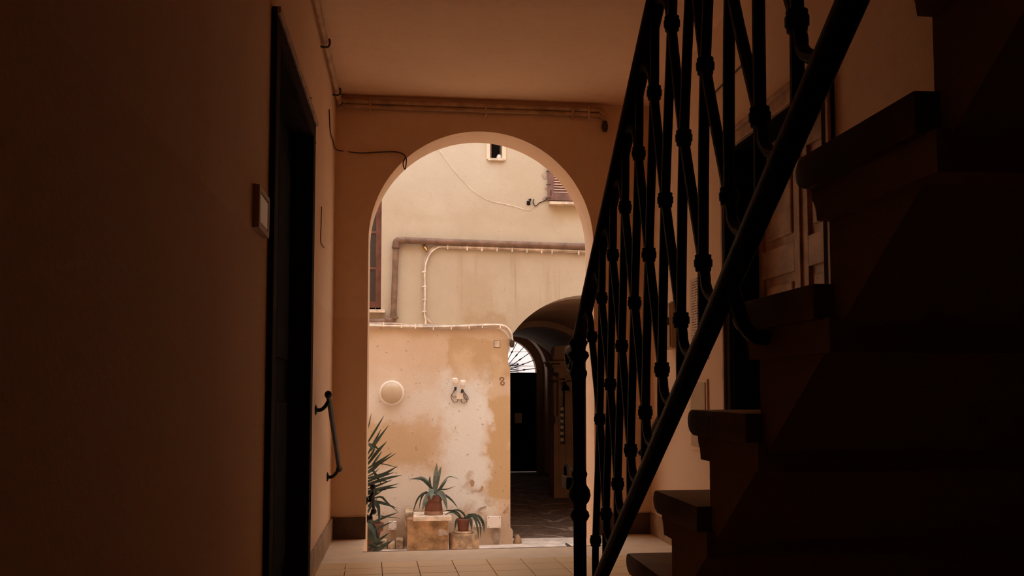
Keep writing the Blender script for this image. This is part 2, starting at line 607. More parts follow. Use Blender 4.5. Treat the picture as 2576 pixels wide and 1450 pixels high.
# ------------------------------------------------------------------ right double door
d = struct(thing('door_2', 'tall brown panelled double door in the right wall beside the stair', 'door', (XR, (RY0 + RY1) / 2, 0)))
del d['category']
mid = onX(2014, 570, XR + 0.14).y
mid = (RY0 + RY1) / 2 if not (RY0 + 0.2 < mid < RY1 - 0.2) else mid
xd = XR + 0.14
for a, b in ((RY0, mid - 0.004), (mid + 0.004, RY1)):
    lf = MB().box((xd + 0.018, a, 0.01), (xd + 0.05, b, RZ)).build('door_leaf', 'doorwood', d)
    st = min(0.075, (b - a) * 0.2)
    MB().box((xd, a, 0.01), (xd + 0.03, a + st, RZ)).build('stile', 'doorwood', lf, bevel=0.004)
    MB().box((xd, b - st, 0.01), (xd + 0.03, b, RZ)).build('stile', 'doorwood', lf, bevel=0.004)
    for z0, z1 in ((0.01, 0.2), (0.86, 0.98), (1.585, 1.73), (2.16, RZ)):
        MB().box((xd, a + st, z0), (xd + 0.03, b - st, z1)).build('rail', 'doorwood', lf, bevel=0.004)
    for z0, z1 in ((0.2, 0.86), (0.98, 1.585), (1.73, 2.16)):
        MB().box((xd + 0.004, a + st + 0.04, z0 + 0.045), (xd + 0.03, b - st - 0.04, z1 - 0.045)).build('door_panel', 'doorwood', lf, bevel=0.012)
MB().box((xd - 0.012, mid - 0.014, 0.01), (xd + 0.01, mid + 0.014, RZ)).build('astragal', 'doorwood', d, bevel=0.004)
MB().lathe([(0, 0.02), (0.008, 0.02), (0.01, 0.008), (0.05, 0.008), (0.052, 0.02), (0.07, 0.022), (0.078, 0.01)], (xd, mid + 0.09, 1.05), (-1, 0, 0), 16).build('door_knob', 'brass', d, smooth=True)
for y0, y1 in ((RY0, RY0 + 0.02), (RY1 - 0.02, RY1)):
    MB().box((XR, y0, 0), (XR + 0.14, y1, RZ)).build('jamb', 'blackdoor', d)  # black lining: the shade of the reveal is put into its colour
MB().box((XR, RY0 + 0.02, RZ - 0.02), (XR + 0.14, RY1 - 0.02, RZ)).build('jamb', 'blackdoor', d)
for y0, y1 in ((RY0 - 0.09, RY0), (RY1, RY1 + 0.09)):
    MB().box((XR - 0.02, y0, 0), (XR, y1, RZ + 0.09)).build('casing', 'casing', d, bevel=0.006)
    MB().box((XR - 0.032, y0 if y0 < RY0 else y1 - 0.025, 0), (XR - 0.018, y0 + 0.025 if y0 < RY0 else y1, RZ + 0.09)).build('casing_moulding', 'doorwood', d, bevel=0.004)
MB().box((XR - 0.02, RY0, RZ), (XR, RY1, RZ + 0.09)).build('casing', 'doorwood', d, bevel=0.006)
MB().box((XR - 0.032, RY0 - 0.07, RZ + 0.062), (XR - 0.018, RY1 + 0.07, RZ + 0.09)).build('casing_moulding', 'doorwood', d, bevel=0.004)

# ------------------------------------------------------------------ conduit under the ceiling
c = thing('ceiling_conduit', 'twin brown conduit pipes running under the hall ceiling above the arch', 'pipe', (0.4, YF, ZC - 0.1))
zt = ZC - 0.045
p_end = onY(1512, 266, YF - 0.035)
for r_, dz, dy_, nm in ((0.017, 0.008, 0.03, 'pipe'), (0.014, -0.026, 0.026, 'pipe')):
    a = onY(858, 238, YF - dy_)
    pts = [(XL + 0.028, 0.5, zt + dz * 0.4), (XL + 0.028, 3.0, zt + dz * 0.4), (XL + 0.028, YF - 0.12, zt + dz * 0.5 - 0.01), (XL + 0.06, YF - 0.05, zt + dz - 0.02),
           (a.x + 0.08, YF - dy_, zt + dz - 0.012), (0.5, YF - dy_, zt + dz - 0.012)]
    endx = p_end.x if dz else p_end.x - 0.02
    pts += [(endx - 0.08, YF - dy_, zt + dz - 0.012), (endx, YF - dy_, zt + dz - 0.022), (endx + 0.03, YF - dy_, zt + dz - 0.05)]
    MB().tube(spline(pts, 60), r_, 10).build(nm, 'conduit', c, smooth=True)
q = onY(1528, 284, YF - 0.03)
MB().lathe([(0, 0.014), (0.02, 0.022), (0.05, 0.024), (0.06, 0.018), (0.075, 0.018)], (p_end.x + 0.028, YF - 0.028, zt - 0.16), (0, 0, 1), 12).build('end_fitting', 'cable_dark', c, smooth=True)
for px in (932, 1222, 1440, 1480):
    x = onY(px, 250, YF - 0.03).x
    MB().box((x - 0.008, YF - 0.05, zt - 0.075), (x + 0.008, YF, zt + 0.012)).build('clamp', 'conduit', c, bevel=0.002)
for px, py in ((820, 100), (848, 212)):
    y = onX(px, py, XL + 0.03).y
    pts = [(XL, y, zt - 0.05), (XL + 0.025, y, zt - 0.054), (XL + 0.046, y, zt - 0.048), (XL + 0.052, y, zt - 0.025), (XL + 0.048, y, zt - 0.005)]
    MB().tube(spline(pts, 14), 0.006, 6).build('hook_bracket', 'cable_dark', c, smooth=True)

# loose wire from the left wall over the arch wall, hanging into the arch
pts = [onX(828, 275, XL + 0.006), onX(831, 330, XL + 0.006), onX(838, 355, XL + 0.008), onX(842, 372, XL + 0.01)]
pts += [onY(x, y, YF - 0.008) for x, y in ((855, 379), (905, 385), (950, 383), (990, 382), (1010, 386), (1021, 396))]
pts += [onY(x, y, YF - 0.012) for x, y in ((1022, 408), (1019, 426), (1014, 412), (1020, 397))]
o = MB().tube(spline(pts, 70), 0.0042, 6).build('loose_wire', 'cable_dark', smooth=True)
tag(o, 'thin dark wire sagging across the wall and drooping over the arch edge', 'wire')
pts = [onX(x, y, XL + 0.004) for x, y in ((784, 247), (781, 250), (780, 290), (780, 325), (788, 345), (795, 360))]
o = MB().tube(spline(pts, 24), 0.003, 6).build('bent_wire', 'cable_dark', smooth=True)
tag(o, 'short bent wire fixed to the left wall beside the door head', 'wire')
pts = [onX(x, y, XL + 0.004) for x, y in ((809, 520), (808, 560), (807, 608), (815, 623))]
o = MB().tube(spline(pts, 16), 0.0028, 6).build('bent_wire', 'cable_dark', smooth=True)
tag(o, 'thin vertical wire with a kinked lower end on the left wall near the corner', 'wire')
pts = [onX(x, y, XR - 0.006) for x, y in ((1770, 262), (1796, 235), (1818, 213), (1900, 130))]
o = MB().tube(spline(pts, 16), 0.005, 6).build('dark_cable', 'cable_dark', smooth=True)
tag(o, 'dark straight cable on the right wall above the panelled door', 'cable')

# framed bell plate on the left wall
p0, p1 = onX(640, 475, XL), onX(661, 590, XL)
ya, yb = onX(635, 530, XL).y, onX(662, 545, XL).y
zc_ = 1.6
t_ = thing('bell_plate', 'pale framed rectangular wall plate beside the black door', 'wall plate', (XL, (ya + yb) / 2, zc_ - 0.07))
h = 0.071
MB().box((XL, ya, zc_ - h), (XL + 0.012, yb, zc_ + h)).build('back_plate', 'meter', t_)
for lo, hi in (((XL + 0.01, ya, zc_ - h), (XL + 0.022, ya + 0.028, zc_ + h)), ((XL + 0.01, yb - 0.028, zc_ - h), (XL + 0.022, yb, zc_ + h)),
               ((XL + 0.01, ya + 0.028, zc_ - h), (XL + 0.022, yb - 0.028, zc_ - h + 0.02)), ((XL + 0.01, ya + 0.028, zc_ + h - 0.02), (XL + 0.022, yb - 0.028, zc_ + h))):
    MB().box(lo, hi).build('frame', 'meter', t_, bevel=0.004)
MB().box((XL + 0.01, ya + 0.032, zc_ - h + 0.024), (XL + 0.02, yb - 0.032, zc_ + h - 0.024)).build('panel', 'white_plastic', t_, bevel=0.002)


# grab rails
def grab(name, label, x_wall, sgn, p_top, p_bot, r=0.014, off=0.075):
    """rail standing off a wall at x_wall; p are (y, z) of the rail ends"""
    xr = x_wall + sgn * off
    g_ = thing(name, label, 'handrail', (x_wall, (p_top[0] + p_bot[0]) / 2, p_bot[1]), 'wall grab rails by the steps')
    a, b = Vector((xr, *p_top)), Vector((xr, *p_bot))
    d = (b - a).normalized()
    MB().tube([a - d * 0.0, a.lerp(b, .5), b], r, 12).build('rail', 'iron', g_, smooth=True)
    MB().lathe([(-0.026, 0.004), (-0.02, 0.016), (-0.006, 0.021), (0.008, 0.02), (0.02, 0.015)], a, tuple(d), 14).build('end_knob', 'iron', g_, smooth=True)
    MB().lathe([(-0.02, 0.015), (-0.006, 0.02), (0.008, 0.021), (0.02, 0.014), (0.026, 0.004)], b, tuple(d), 14).build('end_knob', 'iron', g_, smooth=True)
    for q in (a + d * 0.06, b - d * 0.01):
        w = Vector((x_wall, q.y + 0.0, q.z - 0.055))
        ar = MB().tube(spline([q, q + Vector((-sgn * 0.02, 0, -0.035)), w + Vector((sgn * 0.03, 0, 0.0)), w], 10), 0.011, 10).build('bracket', 'iron', g_, smooth=True)
        MB().lathe([(0, 0.03), (0.006, 0.028), (0.012, 0.014)], w, (sgn, 0, 0), 14).build('wall_flange', 'iron', ar, smooth=True)
    return g_


xr_ = XL + 0.075
a, b = onX(826, 994, xr_), onX(853, 1180, xr_)
grab('grab_rail', 'black iron grab rail sloping down the left wall towards the arch', XL, 1, (a.y, a.z), (b.y, b.z))
g2 = onX(1662, 1040, XR - 0.075)
h2 = onX(1612, 1140, XR - 0.075)
grab('grab_rail', 'brown grab rail sloping down the right wall behind the iron balusters', XR, -1, (g2.y, g2.z), (max(h2.y, g2.y + 0.3), h2.z))
grab('grab_rail', 'short dark grab rail fixed to the arch jamb in front of the yucca', ALX, 1, (6.42, 0.345), (6.62, 0.155), 0.011, 0.045)

# right wall: meter panel, small cabinet, notice
a, b = onX(1741, 956, XR), onX(1785, 1138, XR)
p = thing('meter_cupboard', 'flush painted meter cupboard door low on the right wall', 'wall panel', (XR, (a.y + b.y) / 2, b.z))
MB().box((XR - 0.012, b.y, b.z), (XR, a.y, a.z)).build('frame', 'hall', p, bevel=0.002)
MB().box((XR - 0.018, b.y + 0.02, b.z + 0.02), (XR - 0.008, a.y - 0.02, a.z - 0.02)).build('door', 'meter', p, bevel=0.002)
MB().box((XR - 0.024, b.y + 0.03, (a.z + b.z) / 2 - 0.03), (XR - 0.016, b.y + 0.045, (a.z + b.z) / 2 + 0.03)).build('latch', 'cable_dark', p, bevel=0.002)
a, b = onX(1688, 768, XR), onX(1716, 877, XR)
p = thing('meter_cabinet', 'shallow grey-brown cabinet on the right wall left of the paper notice', 'cabinet', (XR, (a.y + b.y) / 2, b.z))
MB().box((XR - 0.07, b.y, b.z), (XR, a.y, a.z)).build('body', 'meter', p, bevel=0.003)
MB().box((XR - 0.078, b.y + 0.01, b.z + 0.01), (XR - 0.07, a.y - 0.01, a.z - 0.01)).build('door', 'stone_base', p, bevel=0.002)
MB().box((XR - 0.086, b.y + 0.02, (a.z + b.z) / 2), (XR - 0.077, b.y + 0.03, (a.z + b.z) / 2 + 0.05)).build('handle', 'cable_dark', p, bevel=0.002)
# notice with lines of print
t = NT('printed_notice')
sep = t.n('ShaderNodeSeparateXYZ')
t.link(t.pos(), sep.inputs[0])
ln = t.smooth(t.math('FRACT', t.math('MULTIPLY', sep.outputs[2], 62)), 0.55, 0.62)
wd_ = t.smooth(t.noise(90, 2, vec=t.scaled(t.pos(), (1, 1, 0.25))).outputs[0], 0.42, 0.5)
par = t.smooth(t.noise(11, 1, vec=t.scaled(t.pos(), (0, 0.2, 1))).outputs[0], 0.36, 0.42)
nb, na = onX(1736, 705, XR), onX(1784, 906, XR)
inm = t.math('MULTIPLY', t.smooth(sep.outputs[1], na.y + 0.03, na.y + 0.035), t.smooth(sep.outputs[1], nb.y - 0.035, nb.y - 0.03, 1, 0))
k_ = t.math('MULTIPLY', t.math('MULTIPLY', ln, wd_), t.math('MULTIPLY', par, inm))
M['notice'] = t.done(t.mix(k_, (0.64, 0.48, 0.34, 1), (0.16, 0.09, 0.06, 1)), 0.9)
o = MB().box((XR - 0.004, na.y, na.z), (XR, nb.y, nb.z)).build('paper_notice', 'notice')
tag(o, 'tall printed paper notice pinned on the right wall behind the balusters', 'notice')

# ================================================================== STAIR
RIS, GO = 0.1925, 0.274
NY0 = 2.956
NS = 15
XT, XS = 0.58, 0.612
stair = thing('staircase', 'dark stone staircase rising towards the viewer along the right wall', 'staircase', (1.15, 1.5, 0))
pts = [(NY0 - 0.045, 0)]
for k in range(NS):
    y = NY0 - 0.045 - GO * k
    pts += [(y, RIS * k), (y, RIS * (k + 1) - 0.05)]
    pts += [(y - GO, RIS * (k + 1) - 0.05)]
yl, zl = pts[-1]
pts.append((YB + 0.01, zl))
sof = lambda y: 1.05 + 0.712 * (1.298 - y)
pts.append((YB + 0.01, zl - 0.2))
yt = 1.298 - (zl - 0.2 - 1.05) / 0.712
pts.append((yt, zl - 0.2))
pts.append((1.298 + 1.05 / 0.712, 0.0))
clean = [pts[0]]
for q in pts[1:]:
    if (Vector(q) - Vector(clean[-1])).length > 1e-4:
        clean.append(q)
MB().prism(clean, XS, XR - 0.002, 'x').build('flight', 'stair_plaster', stair)
tr_me, _ = MB().prism([(-0.33, 0), (-0.024, 0), (-0.009, -0.005), (-0.001, -0.016), (0, -0.024), (-0.004, -0.036), (-0.014, -0.045), (-0.036, -0.052), (-0.33, -0.052)], XT, XR - 0.004, 'x').mesh('tread', smooth=True, bevel=0.006, seg=2, origin=(0, 0, 0))
tr_me.materials.append(M['tread'])
cv_me, _ = MB().prism([(-0.35, -0.05), (-0.028, -0.05), (-0.028, -0.066), (-0.034, -0.072), (-0.040, -0.082), (-0.0435, -0.1), (-0.35, -0.1)], 0.594, XR - 0.004, 'x').mesh('cove_moulding', origin=(0, 0, 0))
cv_me.materials.append(M['stair_plaster'])
for k in range(NS):
    y, z = NY0 - GO * k, RIS * (k + 1)
    o = place('tread', tr_me, (0, y, z), stair)
    place('cove_moulding', cv_me, (0, y, z), o)
MB().box((0.44, NY0 - 0.35, 0), (XS, NY0, RIS - 0.001)).build('curtail_step', 'tread', stair, bevel=0.02, seg=3)

# ------------------------------------------------------------------ iron railing
XB = 0.525
rail = thing('stair_railing', 'black wrought iron stair railing of crossed bars with round collars', 'railing', (XB, 2.745, RIS))
hr_z = lambda y: 1.834 - 0.752 * (y - 1.868)
br_z = lambda y: 0.548 + 0.665 * (2.396 - y)
A = lambda k: Vector((XB, 2.430 - 0.1353 * k, 1.252 + 0.0968 * k))
B = lambda k: Vector((XB, 2.465 - 0.1303 * k, 0.925 + 0.0932 * k))
Cc = lambda k: Vector((XB, 2.530 - 0.1360 * k, 0.588 + 0.0915 * k))


def bar_profile(name, fz, y0, y1, w, h, tail=None):
    """rail of rounded rectangular section in the plane X = XB"""
    m = MB()
    ys = [y0 + (y1 - y0) * i / 12 for i in range(13)]
    pts = [Vector((XB, y, fz(y))) for y in ys]
    if tail:
        pts += tail
    sec = [(-w / 2, -h * .28), (-w * .36, -h / 2), (w * .36, -h / 2), (w / 2, -h * .28), (w / 2, h * .2), (w * .3, h / 2), (-w * .3, h / 2), (-w / 2, h * .2)]
    n = len(sec)
    for i, p_ in enumerate(pts):
        d_ = (pts[min(i + 1, len(pts) - 1)] - pts[max(i - 1, 0)]).normalized()
        nn = Vector((1, 0, 0)).cross(d_).normalized()
        if not tail and nn.z < 0 or (tail and i < 13 and nn.z < 0):
            nn = -nn
        if tail and i >= 13 and nn.dot(last) < 0:
            nn = -nn
        last = nn
        s_ = 1.0 if i < 13 else max(0.45, 1 - (i - 12) * 0.05)
        for a_, b_ in sec:
            m.v.append(tuple(p_ + Vector((1, 0, 0)) * a_ * s_ + nn * b_ * s_))
    for i in range(len(pts) - 1):
        for j in range(n):
            q = (j + 1) % n
            m.f.append((i * n + j, i * n + q, (i + 1) * n + q, (i + 1) * n + j))
    m.f.append(tuple(reversed(range(n))))
    m.f.append(tuple((len(pts) - 1) * n + j for j in range(n)))
    return m.build(name, 'iron', rail, smooth=True)


yE = 2.80
tail = []
cz, cyv = hr_z(yE) - 0.012, yE + 0.075
for i in range(1, 15):
    a_ = math.radians(60 - 32 * i)
    rr_ = 0.046 - 0.0024 * i
    tail.append(Vector((XB, cyv + rr_ * math.cos(a_), cz + rr_ * math.sin(a_) - 0.012)))
bar_profile('handrail', hr_z, 0.25, yE, 0.04, 0.031, tail)
bar_profile('bottom_rail', br_z, 0.25, 2.70, 0.036, 0.03)

collar_me, _ = MB().lathe([(-0.0165, 0.010), (-0.015, 0.0138), (-0.008, 0.0142), (-0.007, 0.0162), (0.005, 0.0165), (0.007, 0.0145), (0.0135, 0.0148), (0.015, 0.0105)], (0, 0, 0), (0, 0, 1), 16).mesh('collar', smooth=True, origin=(0, 0, 0))
collar_me.materials.append(M['iron'])
R_ = 0.0098
for k in range(-1, 15):
    a_, b_, c_ = A(k), B(k), Cc(k)
    # upright bar
    top = Vector((XB, a_.y - 0.012, hr_z(a_.y - 0.012)))
    bot = Vector((XB, c_.y + 0.004, max(br_z(c_.y + 0.004), RIS)))
    if k >= 0:
        bar = MB().tube(spline([top, a_ + Vector((0, -0.006, 0.06)), a_, b_, c_, bot], 26), R_, 8).build('baluster', 'iron', rail, smooth=True)
        for q in (a_, b_, c_):
            place('collar', collar_me, q, bar)
    # raking bar: from the upper collar down through the next middle collar to the lower collar after that
    b2, c2 = B(k + 1), Cc(k + 2)
    y1 = a_.y + 0.105
    pts = [Vector((XB, y1, hr_z(y1) - 0.012)), a_ + Vector((0, 0.055, 0.075)), a_ + Vector((0, 0.017, 0.04)), a_ + Vector((0, 0.004, 0)), b2, c2,
           c2 + Vector((0, -0.012, -0.04)), c2 + Vector((0, -0.035, -0.062))]
    y2 = c2.y - 0.075
    pts.append(Vector((XB, y2, br_z(y2) + 0.012)))
    bar = MB().tube(spline(pts, 40), R_, 8).build('raking_baluster', 'iron', rail, smooth=True)
    if k < 0:
        place('collar', collar_me, a_, bar)
# bracket that ties the bottom rail to the stair side
pts = []
for i, (x, y) in enumerate(((1842, 715), (1856, 775), (1872, 818), (1893, 843), (1920, 851), (1950, 852))):
    pts.append(onX(x, y, XB + 0.004 + (XS - XB) * (i / 5) ** 2))
MB().tube(spline(pts, 20), 0.012, 8).build('stay_bracket', 'iron', rail, smooth=True)
# newel post
n0, n1 = Vector((XB, 2.752, RIS)), onX(1454, 845, XB)
ax = (n1 - n0).normalized()
L = (n1 - n0).length


def nz(py):                            # picture row to height along the post
    return (onX(1460, py, XB).z - RIS)


prof = [(0, 0.034), (0.03, 0.034), (0.045, 0.020)]
for py, r_ in ((1440, .0195), (1315, .0195), (1308, .025), (1300, .030), (1290, .027), (1283, .020), (1272, .020), (1262, .029), (1248, .034), (1234, .031), (1222, .022),
               (1210, .019), (1200, .023), (1194, .025), (1186, .021), (1178, .019), (1100, .019), (1000, .020), (955, .022), (942, .027), (935, .027), (928, .022),
               (915, .019), (905, .026), (895, .034), (886, .031), (880, .022), (872, .024), (862, .030), (852, .025), (846, .012)):
    prof.append((nz(py), r_))
MB().lathe(prof, n0, tuple(ax), 24).build('newel_post', 'iron', rail, smooth=True)

# padlock on the newel
pl0 = onX(1426, 1215, XB)
pl = thing('padlock', 'small dark padlock hanging beside the iron newel post', 'padlock', pl0 - Vector((0, 0, 0.02)))
MB().box((pl0.x - 0.011, pl0.y - 0.055, pl0.z - 0.018), (pl0.x + 0.011, pl0.y + 0.045, pl0.z + 0.022)).build('body', 'iron', pl, bevel=0.006)
MB().tube(spline([pl0 + Vector(q) for q in ((0, 0.03, 0.018), (0, 0.032, 0.045), (0, 0.0, 0.06), (0, -0.05, 0.05), (0, -0.12, 0.045))], 18), 0.0055, 8).build('shackle', 'iron', pl, smooth=True)

# ================================================================== COURTYARD
struct(MB().box((CXL, YA, DROP - 0.3), (CXR, YU + 0.02, DROP)).build('floor_courtyard', 'court_paving'))
struct(MB().box((CXL - 0.3, YA, DROP), (CXL, YU, CTOP)).build('wall_courtyard_left', 'facade'))
struct(MB().box((CXR, YA, DROP), (CXR + 0.3, YU, CTOP)).build('wall_courtyard_right', 'facade'))

# far wall with the passage arch
pc = onY(1480, 976, YU)
PR = onY(1480, 743, YU).z - pc.z
PXC, PZC = pc.x, pc.z

# weathered plaster of the far walls
def weathered(name, a, b, patches, streak=None, speck=0.55):
    t = NT(name)
    nz_ = t.noise(2.2, 4, 0.6)
    nz2 = t.noise(7.0, 4, 0.6)
    o1 = t.n('ShaderNodeVectorMath', operation='SUBTRACT')
    t.link(nz_.outputs[1], o1.inputs[0])
    o1.inputs[1].default_value = (0.5, 0.5, 0.5)
    o2 = t.n('ShaderNodeVectorMath', operation='SUBTRACT')
    t.link(nz2.outputs[1], o2.inputs[0])
    o2.inputs[1].default_value = (0.5, 0.5, 0.5)
    ad = t.n('ShaderNodeVectorMath', operation='ADD')
    t.link(t.scaled(o1.outputs[0], (0.55, 0, 0.55)), ad.inputs[0])
    t.link(t.scaled(o2.outputs[0], (0.22, 0, 0.22)), ad.inputs[1])
    ad2 = t.n('ShaderNodeVectorMath', operation='ADD')
    t.link(t.pos(), ad2.inputs[0])
    t.link(ad.outputs[0], ad2.inputs[1])
    sp = t.n('ShaderNodeSeparateXYZ')
    t.link(ad2.outputs[0], sp.inputs[0])
    c = t.mix(t.smooth(t.noise(1.6, 5, 0.6).outputs[0], 0.35, 0.7), a, b)
    for (x0, y0, x1, y1, Y, col, stren, sf) in patches:
        p0, p1 = onY(x0, y0, Y), onY(x1, y1, Y)
        cx, cz_ = (p0.x + p1.x) / 2, (p0.z + p1.z) / 2
        hx, hz = abs(p1.x - p0.x) / 2, abs(p0.z - p1.z) / 2
        ux = t.math('SUBTRACT', t.math('ABSOLUTE', t.math('SUBTRACT', sp.outputs[0], cx)), hx)
        uz = t.math('SUBTRACT', t.math('ABSOLUTE', t.math('SUBTRACT', sp.outputs[2], cz_)), hz)
        k = t.smooth(t.math('MAXIMUM', ux, uz), -sf, sf, stren, 0)
        c = t.mix(k, c, col)
    if streak:
        x0, y0, x1, y1, Y, col = streak
        p0, p1 = onY(x0, y0, Y), onY(x1, y1, Y)
        sn = t.smooth(t.noise(9, 4, 0.65, vec=t.scaled(t.pos(), (1, 1, 0.06))).outputs[0], 0.48, 0.72)
        ux = t.math('SUBTRACT', t.math('ABSOLUTE', t.math('SUBTRACT', sp.outputs[0], (p0.x + p1.x) / 2)), abs(p1.x - p0.x) / 2)
        uz = t.math('SUBTRACT', t.math('ABSOLUTE', t.math('SUBTRACT', sp.outputs[2], (p0.z + p1.z) / 2)), abs(p1.z - p0.z) / 2)
        k = t.math('MULTIPLY', sn, t.smooth(t.math('MAXIMUM', ux, uz), -0.3, 0.2, 0.75, 0))
        c = t.mix(k, c, col)
    specks = t.smooth(t.noise(26, 2, 0.5).outputs[0], 0.68, 0.74, 0, speck)
    c = t.mix(specks, c, tuple(x * 0.45 for x in a[:3]) + (1,))
    t.bump(t.math('ADD', t.math('MULTIPLY', t.noise(4, 3).outputs[0], 2), t.noise(45, 4).outputs[0]), 0.3, 0.008)
    return t.done(c, 0.9, 0, 0.2)


OCH = (0.55, 0.37, 0.20, 1)
WHT = (0.83, 0.83, 0.78, 1)
M['far_upper'] = weathered('far_wall_weathered', (0.55, 0.455, 0.335, 1), (0.60, 0.51, 0.385, 1), [
    (900, 350, 1220, 480, YU, (0.60, 0.535, 0.43, 1), 0.6, 0.5),
    (1160, 790, 1270, 822, YU, (0.45, 0.31, 0.18, 1), 0.65, 0.06),
    (1170, 700, 1240, 790, YU, (0.47, 0.345, 0.22, 1), 0.5, 0.15),
    (1385, 515, 1600, 560, YU, (0.49, 0.36, 0.20, 1), 0.6, 0.12),
    (1000, 530, 1400, 560, YU, (0.50, 0.40, 0.29, 1), 0.45, 0.1),
], streak=(1160, 640, 1420, 800, YU, (0.43, 0.31, 0.19, 1)), speck=0.25)
M['far_block'] = weathered('far_block_weathered', (0.67, 0.50, 0.355, 1), (0.72, 0.55, 0.40, 1), [
    (880, 820, 1290, 845, YBLK, (0.55, 0.37, 0.19, 1), 0.6, 0.12),
    (1130, 850, 1290, 950, YBLK, OCH, 0.85, 0.05),
    (1150, 885, 1190, 955, YBLK, (0.70, 0.52, 0.34, 1), 0.8, 0.08),
    (900, 950, 1210, 1060, YBLK, WHT, 0.5, 0.2),
    (1120, 965, 1225, 1290, YBLK, WHT, 0.85, 0.12),
    (930, 1180, 1225, 1300, YBLK, WHT, 0.5, 0.18),
    (900, 1070, 1095, 1165, YBLK, (0.60, 0.42, 0.25, 1), 0.9, 0.1),
    (1240, 900, 1262, 1000, YBLK, (0.70, 0.54, 0.34, 1), 0.6, 0.06),
    (1232, 1000, 1300, 1250, YBLK, (0.58, 0.39, 0.19, 1), 0.8, 0.04),
    (900, 1300, 1300, 1400, YBLK, (0.50, 0.37, 0.27, 1), 0.8, 0.12),
    (1195, 1235, 1222, 1250, YBLK, (0.40, 0.25, 0.12, 1), 0.8, 0.06),
    (1180, 1210, 1190, 1225, YBLK, (0.48, 0.31, 0.16, 1), 0.8, 0.06),
])
poly = [(CXL, DROP)] + arch_outline(PXC - PR, PXC + PR, DROP, PZC + PR, 40) + [(CXR, DROP), (CXR, 6.0), (CXL, 6.0)]
wu = struct(MB().prism(poly, YU, YU + 0.45).build('wall_courtyard_far', 'far_upper'))
wl0, wl1 = onY(860, 500, YU), onY(958, 779, YU)       # left window
ws0, ws1 = onY(1233, 280, YU), onY(1263, 400, YU)     # small high window
wl0.z = 3.55
cut(wu, [((wl0.x, YU - 0.1, wl1.z), (wl1.x, YU + 0.18, wl0.z)), ((ws0.x, YU - 0.1, ws1.z), (ws1.x, YU + 0.35, ws0.z))])

# lower block that stands proud of the far wall, rounded at its top corner
e = onY(1283, 1000, YBLK).x
zt_ = onY(1200, 824, YBLK).z
zc2 = onY(1283, 872, YBLK).z
xc2 = onY(1238, 824, YBLK).x
pts = [(CXL, DROP), (e + 0.03, DROP), (e + 0.035, DROP + 0.16), (e + 0.004, DROP + 0.2), (e + 0.003, onY(1283, 925, YBLK).z), (e - 0.02, onY(1283, 915, YBLK).z), (e - 0.025, onY(1283, 895, YBLK).z), (e - 0.005, zc2)]
for i in range(1, 9):
    a_ = math.pi / 2 * i / 8
    pts.append((xc2 + (e - xc2) * math.cos(a_), zc2 + (zt_ - zc2) * math.sin(a_)))
pts.append((CXL, onY(930, 818, YBLK).z))
blk = struct(MB().prism(pts, YBLK, YU).build('wall_courtyard_block', 'far_block'))
# guard stone at the foot of the block
q = onZ(1296, 1374, DROP)
o = MB().lathe([(0, 0.052), (0.03, 0.05), (0.07, 0.036), (0.1, 0.018), (0.108, 0.004)], (e + 0.095, YBLK + 0.05, DROP), (0, 0, 1), 10).build('guard_stone', 'stone_base', smooth=True)
tag(o, 'small rounded guard stone at the foot of the block corner', 'stone')

# flaking plaster: thin raised remnants on the block and repairs beside the shutter


def flake(pts4, Y, mat, parent, th=0.007):
    pts = [onY(x, y, Y) for x, y in pts4]
    return MB().prism([(p_.x, p_.z) for p_ in pts], Y - th, Y).build('plaster_flake', mat, parent)


flake(((1199, 1289), (1204, 1280), (1212, 1276), (1224, 1273), (1222, 1278), (1211, 1281), (1206, 1287), (1213, 1292), (1205, 1293)), YBLK, 'flake', blk)
flake(((1236, 1330), (1246, 1328), (1258, 1331), (1260, 1350), (1254, 1372), (1246, 1384), (1240, 1362), (1232, 1345)), YBLK, 'flake', blk, 0.004)
flake(((1264, 1292), (1271, 1283), (1280, 1268), (1281, 1290), (1275, 1288), (1270, 1293)), YBLK, 'old_stone', blk)
flake(((1181, 1212), (1188, 1207), (1194, 1212), (1192, 1224), (1185, 1226)), YBLK, 'meter', blk, 0.002)
flake(((1204, 1240), (1212, 1222), (1217, 1226), (1214, 1235)), YBLK, 'meter', blk, 0.002)
for q in (((1362, 440), (1366, 434), (1376, 431), (1376, 450), (1367, 451)), ((1369, 476), (1373, 471), (1377, 472), (1376, 482)), ((1363, 502), (1368, 496), (1377, 495), (1377, 506), (1368, 508))):
    flake(q, YU, 'flake', wu, 0.004)

# ---- left window
w = struct(thing('window_1', 'tall mahogany framed window with small panes above the drain pipe', 'window', ((wl0.x + wl1.x) / 2, YU, wl1.z)))
del w['category']
fwid = 0.068
yw = YU + 0.05
lo_, hi_ = wl1.z, wl0.z
MB().box((wl0.x, yw, lo_), (wl0.x + fwid, yw + 0.06, hi_)).build('frame', 'window_wood', w, bevel=0.004)
MB().box((wl1.x - fwid, yw, lo_), (wl1.x, yw + 0.06, hi_)).build('frame', 'window_wood', w, bevel=0.004)
MB().box((wl0.x + fwid, yw, lo_), (wl1.x - fwid, yw + 0.06, lo_ + 0.1)).build('frame', 'window_wood', w, bevel=0.004)
MB().box((wl0.x + fwid, yw, hi_ - fwid), (wl1.x - fwid, yw + 0.06, hi_)).build('frame', 'window_wood', w, bevel=0.004)
xm = (wl0.x + wl1.x) / 2
MB().box((xm - 0.03, yw + 0.004, lo_ + 0.1), (xm + 0.03, yw + 0.05, hi_ - fwid)).build('mullion', 'window_wood', w, bevel=0.004)
zs = [lo_ + 0.1, onY(945, 674, YU).z, onY(945, 583, YU).z, onY(945, 492, YU).z, hi_ - fwid]
